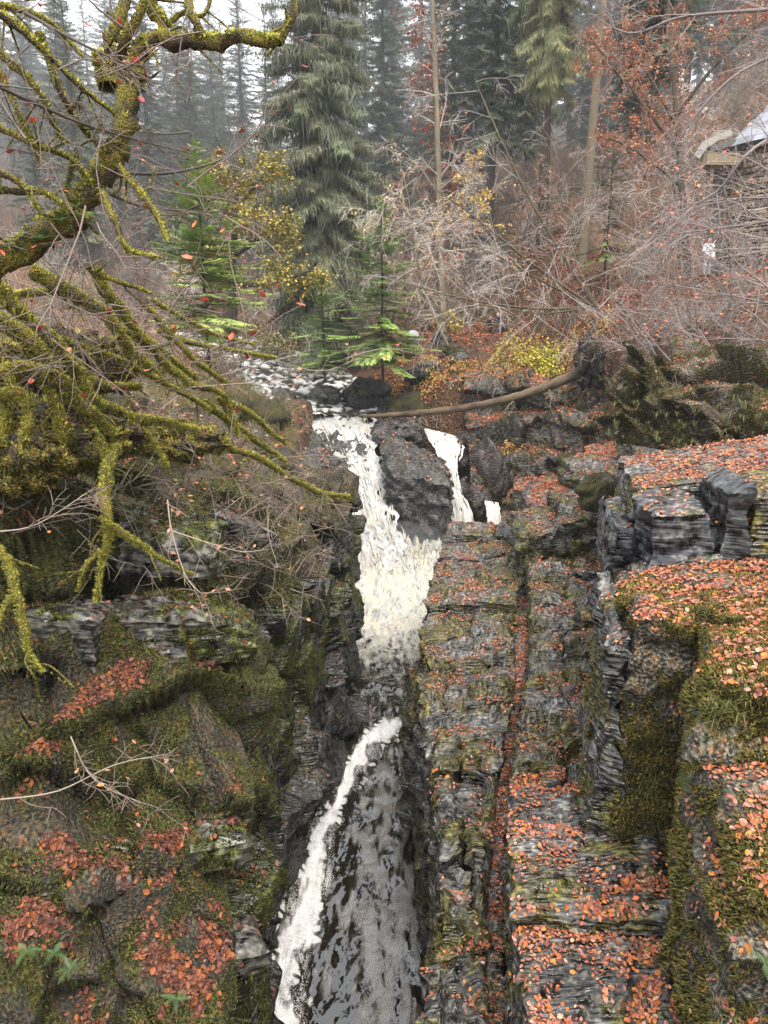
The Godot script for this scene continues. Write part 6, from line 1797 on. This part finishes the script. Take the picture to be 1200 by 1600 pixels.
# One continuous body from tapered bones: [a, b, radius at a, radius at b, colour]; meshed as surface nets.
func body(bones: Array, cell: float) -> ArrayMesh:
	var lo := Vector3(9, 9, 9)
	var hi := -lo
	for b in bones:
		for e in [0, 1]:
			lo = lo.min(b[e] - Vector3.ONE * (b[2 + e] + cell * 2))
			hi = hi.max(b[e] + Vector3.ONE * (b[2 + e] + cell * 2))
	var n := Vector3i(((hi - lo) / cell).ceil()) + Vector3i.ONE
	var f := PackedFloat32Array()
	f.resize(n.x * n.y * n.z)
	var dist := func(p: Vector3) -> float:
		var s := 0.0
		for b in bones:
			var ab: Vector3 = b[1] - b[0]
			var q := clampf((p - b[0]).dot(ab) / maxf(ab.length_squared(), 1e-6), 0.0, 1.0)
			s += exp(-32.0 * (p.distance_to(b[0] + ab * q) - lerpf(b[2], b[3], q)))
		return -log(maxf(s, 1e-30)) / 32.0
	for z in n.z:
		for y in n.y:
			for x in n.x: f[(z * n.y + y) * n.x + x] = dist.call(lo + Vector3(x, y, z) * cell)
	var g := Geo.new()
	var at := {}
	for z in n.z - 1:
		for y in n.y - 1:
			for x in n.x - 1:
				var sum := Vector3.ZERO
				var cnt := 0
				for e in 12:
					var ax := e / 4
					var u := (e % 4) % 2
					var w := (e % 4) / 2
					var c0 := Vector3i.ZERO
					c0[(ax + 1) % 3] = u
					c0[(ax + 2) % 3] = w
					var c1 := c0
					c1[ax] = 1
					var f0 := f[((z + c0.z) * n.y + y + c0.y) * n.x + x + c0.x]
					var f1 := f[((z + c1.z) * n.y + y + c1.y) * n.x + x + c1.x]
					if (f0 < 0) != (f1 < 0):
						sum += Vector3(c0).lerp(Vector3(c1), f0 / (f0 - f1))
						cnt += 1
				if cnt:
					at[Vector3i(x, y, z)] = g.v.size()
					var p := lo + (Vector3(x, y, z) + sum / cnt) * cell
					g.v.append(p)
					var e := 0.01
					g.n.append(Vector3(dist.call(p + Vector3(e, 0, 0)) - dist.call(p - Vector3(e, 0, 0)), dist.call(p + Vector3(0, e, 0)) - dist.call(p - Vector3(0, e, 0)), dist.call(p + Vector3(0, 0, e)) - dist.call(p - Vector3(0, 0, e))).normalized())
					var best := 1e9
					var col := Color.WHITE
					for b in bones:
						var ab: Vector3 = b[1] - b[0]
						var q := clampf((p - b[0]).dot(ab) / maxf(ab.length_squared(), 1e-6), 0.0, 1.0)
						var d: float = p.distance_to(b[0] + ab * q) - lerpf(b[2], b[3], q)
						if d < best:
							best = d
							col = b[4]
					g.c.append(col)
	for k in at:
		for ax in 3:
			var v: Vector3i = k
			var c1 := v
			c1[ax] += 1
			var f0 := f[(v.z * n.y + v.y) * n.x + v.x]
			var f1 := f[(c1.z * n.y + c1.y) * n.x + c1.x]
			if (f0 < 0) == (f1 < 0): continue
			var du := Vector3i.ZERO; du[(ax + 1) % 3] = 1
			var dv := Vector3i.ZERO; dv[(ax + 2) % 3] = 1
			if not (at.has(v - du) and at.has(v - dv) and at.has(v - du - dv)): continue
			var q := [at[v], at[v - du], at[v - du - dv], at[v - dv]]
			if f0 < 0: q = [at[v], at[v - dv], at[v - du - dv], at[v - du]]
			g.i.append_array(PackedInt32Array([q[0], q[1], q[2], q[0], q[2], q[3]]))
	return g.mesh()

func hand_bones(at: Vector3, dir: Vector3, skin: Color, out: Array) -> void:
	var s := dir.cross(Vector3.UP).normalized()
	out.append([at, at + dir * 0.08, 0.035, 0.035, skin])
	for k in 4: out.append([at + dir * 0.08 + s * (k - 1.5) * 0.02, at + dir * (0.15 + 0.012 * (1.5 - absf(k - 1.5))) + s * (k - 1.5) * 0.024 + Vector3.DOWN * 0.02, 0.011, 0.008, skin])
	out.append([at + dir * 0.03 - s * 0.03, at + dir * 0.08 - s * 0.065, 0.012, 0.009, skin])

func person_bones(o: Dictionary) -> Array:
	var b := []
	var pelvis: Vector3 = o.pelvis
	var chest: Vector3 = o.chest
	var head: Vector3 = o.head
	b.append([pelvis, chest, 0.15, 0.17, o.top])
	b.append([chest + Vector3(-0.12, 0.08, 0), chest + Vector3(0.12, 0.08, 0), 0.11, 0.11, o.top])
	b.append([pelvis + Vector3(-0.06, -0.04, 0), pelvis + Vector3(0.06, -0.04, 0), 0.13, 0.13, o.legs])
	b.append([chest + Vector3(0, 0.15, 0), head, 0.055, 0.06, o.skin])
	b.append([head + Vector3(0, -0.03, 0), head + Vector3(0, 0.05, 0), 0.085, 0.098, o.skin])
	b.append([head + o.face * 0.09, head + o.face * 0.125 + Vector3(0, -0.02, 0), 0.016, 0.02, o.skin])
	for s in 2:
		b.append([o.hip[s], o.knee[s], 0.085, 0.062, o.legs])
		b.append([o.knee[s], o.ankle[s], 0.06, 0.045, o.legs])
		b.append([o.ankle[s] + Vector3(0, -0.03, 0), o.ankle[s] + Vector3(0, -0.045, 0) + o.face_flat * 0.18, 0.05, 0.04, Color(0.03, 0.028, 0.025)])
		b.append([o.shoulder[s], o.elbow[s], 0.062, 0.05, o.top])
		b.append([o.elbow[s], o.wrist[s], 0.05, 0.036, o.top])
		hand_bones(o.wrist[s], (o.wrist[s] - o.elbow[s]).normalized(), o.skin, b)
	return b

func figure(label: String, at: Vector3, o: Dictionary, hair: Color, turn := 0.0) -> void:
	var t := thing("person", label, "person", at)
	t.rotation.y = turn
	obj("body", body(person_bones(o), 0.034), M.cloth, t)
	var g := Geo.new()
	var h: Vector3 = o.head + Vector3(0, 0.055, 0) - o.face * 0.02
	for k in 14:
		for j in 6:
			var f := func(a: float, e: float) -> Vector3: return h + Vector3(cos(a) * cos(e), sin(e) * 1.0, sin(a) * cos(e)) * 0.112
			var a0 := TAU * k / 14
			var a1 := TAU * (k + 1) / 14
			var e0 := -0.25 + 1.8 * j / 6
			var e1 := -0.25 + 1.8 * (j + 1) / 6
			if Vector3(cos(a0), 0, sin(a0)).dot(o.face) > 0.35 and e0 < 0.45: continue
			g.quad(f.call(a0, e0), f.call(a0, e1), f.call(a1, e1), f.call(a1, e0), hair)
	obj("hair" if not o.has("hat") else "hat", g.mesh(), M.cloth, t)

func person_figures() -> void:
	var skin := Color(0.45, 0.26, 0.19)
	var f := Vector3(-0.8, -0.15, 0.3).normalized()
	var at := Vector3(9.79, 10.96, -63.85)
	at.y = ground_h(at.x, -at.z)
	figure("person standing in navy jacket, grey trousers and pale hat, leaning over the picnic table", at, {
		"pelvis": Vector3(0, 0.92, 0), "chest": Vector3(-0.14, 1.30, 0.04), "head": Vector3(-0.27, 1.60, 0.06), "face": f, "face_flat": Vector3(-0.9, 0, 0.4).normalized(), "top": Color(0.022, 0.028, 0.055), "legs": Color(0.24, 0.24, 0.25), "skin": skin, "hat": true,
		"hip": [Vector3(0.0, 0.9, -0.1), Vector3(0.0, 0.9, 0.1)], "knee": [Vector3(-0.03, 0.5, -0.12), Vector3(-0.02, 0.5, 0.12)], "ankle": [Vector3(0.02, 0.09, -0.12), Vector3(0.0, 0.09, 0.13)],
		"shoulder": [Vector3(-0.15, 1.42, -0.19), Vector3(-0.15, 1.42, 0.21)], "elbow": [Vector3(-0.33, 1.16, -0.2), Vector3(-0.35, 1.18, 0.2)], "wrist": [Vector3(-0.55, 1.05, -0.1), Vector3(-0.58, 1.1, 0.1)]}, Color(0.5, 0.5, 0.5))
	at = Vector3(8.93, 10.95, -64.67)
	at.y = ground_h(at.x, -at.z)
	f = Vector3(0.85, -0.1, 0.3).normalized()
	figure("person seated in black jacket and grey trousers at the picnic table", at, {
		"pelvis": Vector3(0, 0.56, 0), "chest": Vector3(0.04, 0.98, 0.02), "head": Vector3(0.09, 1.32, 0.04), "face": f, "face_flat": Vector3(0.9, 0, 0.35).normalized(), "top": Color(0.02, 0.02, 0.024), "legs": Color(0.20, 0.20, 0.22), "skin": skin,
		"hip": [Vector3(0.02, 0.54, -0.1), Vector3(0.02, 0.54, 0.1)], "knee": [Vector3(0.36, 0.52, -0.06), Vector3(0.3, 0.52, 0.3)], "ankle": [Vector3(0.36, 0.09, -0.06), Vector3(0.32, 0.09, 0.32)],
		"shoulder": [Vector3(0.04, 1.12, -0.2), Vector3(0.04, 1.12, 0.22)], "elbow": [Vector3(0.2, 0.9, -0.24), Vector3(0.2, 0.88, 0.26)], "wrist": [Vector3(0.42, 0.95, -0.12), Vector3(0.44, 0.95, 0.14)]}, Color(0.03, 0.022, 0.016))
	at = Vector3(15.75, 14.47, -37.72)
	f = Vector3(-0.6, 0, 0.7).normalized()
	figure("person in a white top standing by the hall's porch", at, {
		"pelvis": Vector3(0, 0.92, 0), "chest": Vector3(0, 1.32, 0), "head": Vector3(0.02, 1.64, 0.03), "face": f, "face_flat": f, "top": Color(0.62, 0.62, 0.64), "legs": Color(0.30, 0.30, 0.32), "skin": skin,
		"hip": [Vector3(-0.1, 0.9, 0), Vector3(0.1, 0.9, 0)], "knee": [Vector3(-0.11, 0.5, 0.03), Vector3(0.11, 0.5, 0.02)], "ankle": [Vector3(-0.11, 0.09, 0), Vector3(0.11, 0.09, 0)],
		"shoulder": [Vector3(-0.2, 1.44, 0), Vector3(0.2, 1.44, 0)], "elbow": [Vector3(-0.27, 1.16, 0.02), Vector3(0.27, 1.16, 0.02)], "wrist": [Vector3(-0.22, 0.98, 0.2), Vector3(0.25, 0.92, 0.08)]}, Color(0.06, 0.04, 0.025))


func _ready() -> void:
	rng.seed = 11
	nz.noise_type = FastNoiseLite.TYPE_SIMPLEX_SMOOTH; nz.frequency = 1.0; nz.fractal_type = FastNoiseLite.FRACTAL_NONE; nz.seed = 4
	nf.noise_type = FastNoiseLite.TYPE_SIMPLEX_SMOOTH; nf.frequency = 1.0; nf.fractal_type = FastNoiseLite.FRACTAL_FBM; nf.fractal_octaves = 3; nf.seed = 9
	nc.noise_type = FastNoiseLite.TYPE_CELLULAR; nc.frequency = 1.0; nc.fractal_type = FastNoiseLite.FRACTAL_NONE; nc.cellular_return_type = FastNoiseLite.RETURN_CELL_VALUE; nc.seed = 6
	ne.noise_type = FastNoiseLite.TYPE_CELLULAR; ne.frequency = 1.0; ne.fractal_type = FastNoiseLite.FRACTAL_NONE; ne.cellular_return_type = FastNoiseLite.RETURN_DISTANCE2_SUB; ne.seed = 6

	var cam := Camera3D.new()
	cam.name = "camera"
	cam.fov = 69.65
	cam.near = 0.1
	cam.far = 900.0
	cam.position = Vector3(0, 12, 0)
	cam.rotation_degrees.x = -14.0
	add_child(cam)
	cam.current = true

	var sky := Sky.new()
	var sm := ProceduralSkyMaterial.new()
	sm.sky_top_color = Color(0.91, 0.925, 0.945)
	sm.sky_horizon_color = Color(0.95, 0.955, 0.965)
	sm.ground_bottom_color = Color(0.2, 0.18, 0.15)
	sm.ground_horizon_color = Color(0.5, 0.5, 0.5)
	sm.sun_angle_max = 0.0
	sm.energy_multiplier = 1.0
	sky.sky_material = sm
	var env := Environment.new()
	env.background_mode = Environment.BG_SKY
	env.sky = sky
	env.tonemap_mode = Environment.TONE_MAPPER_LINEAR
	env.tonemap_exposure = EXPOSURE
	env.sdfgi_enabled = true
	env.ssao_enabled = true
	env.ssil_enabled = true
	env.fog_enabled = true
	env.fog_density = 0.0004
	env.fog_light_color = Color(0.90, 0.93, 0.96)
	env.volumetric_fog_enabled = true
	env.volumetric_fog_density = 0.0
	var we := WorldEnvironment.new()
	we.environment = env
	add_child(we)

	var sun := DirectionalLight3D.new()
	sun.name = "sun"
	sun.light_energy = 0.5
	sun.light_color = Color(1.0, 0.97, 0.93)
	sun.light_angular_distance = 40.0
	sun.shadow_enabled = true
	sun.rotation_degrees = Vector3(-62, 25, 0)
	add_child(sun)

	materials()
	shared_meshes()
	print("meshes ", Time.get_ticks_msec())
	ground()
	left_bank()
	print("left ", Time.get_ticks_msec())
	right_bank()
	print("right ", Time.get_ticks_msec())
	back_cliff()
	pool()
	falls()
	mist()
	print("water ", Time.get_ticks_msec())
	vegetation()
	print("plants ", Time.get_ticks_msec())
	things()
	meta(many("leaf_litter", S.leaf, M.litter_leaf, litter_near), "orange and tan beech leaves scattered over the slate ledges", "fallen leaves")
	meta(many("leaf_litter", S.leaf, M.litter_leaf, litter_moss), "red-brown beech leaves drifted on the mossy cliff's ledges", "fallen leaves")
	meta(many("leaf_litter", S.leaf, M.litter_leaf, litter_far), "fallen leaves carpeting the terrace and slopes behind the falls", "fallen leaves")
	meta(many("moss_tufts", S.tuft, M.tuft, tufts), "moss cushions growing over the rocks of the gorge", "moss")
	print("leaves %d %d %d tufts %d  ms %d" % [litter_near.b.size() / 16, litter_moss.b.size() / 16, litter_far.b.size() / 16, tufts.b.size() / 16, Time.get_ticks_msec()])


const EXPOSURE := 4.3
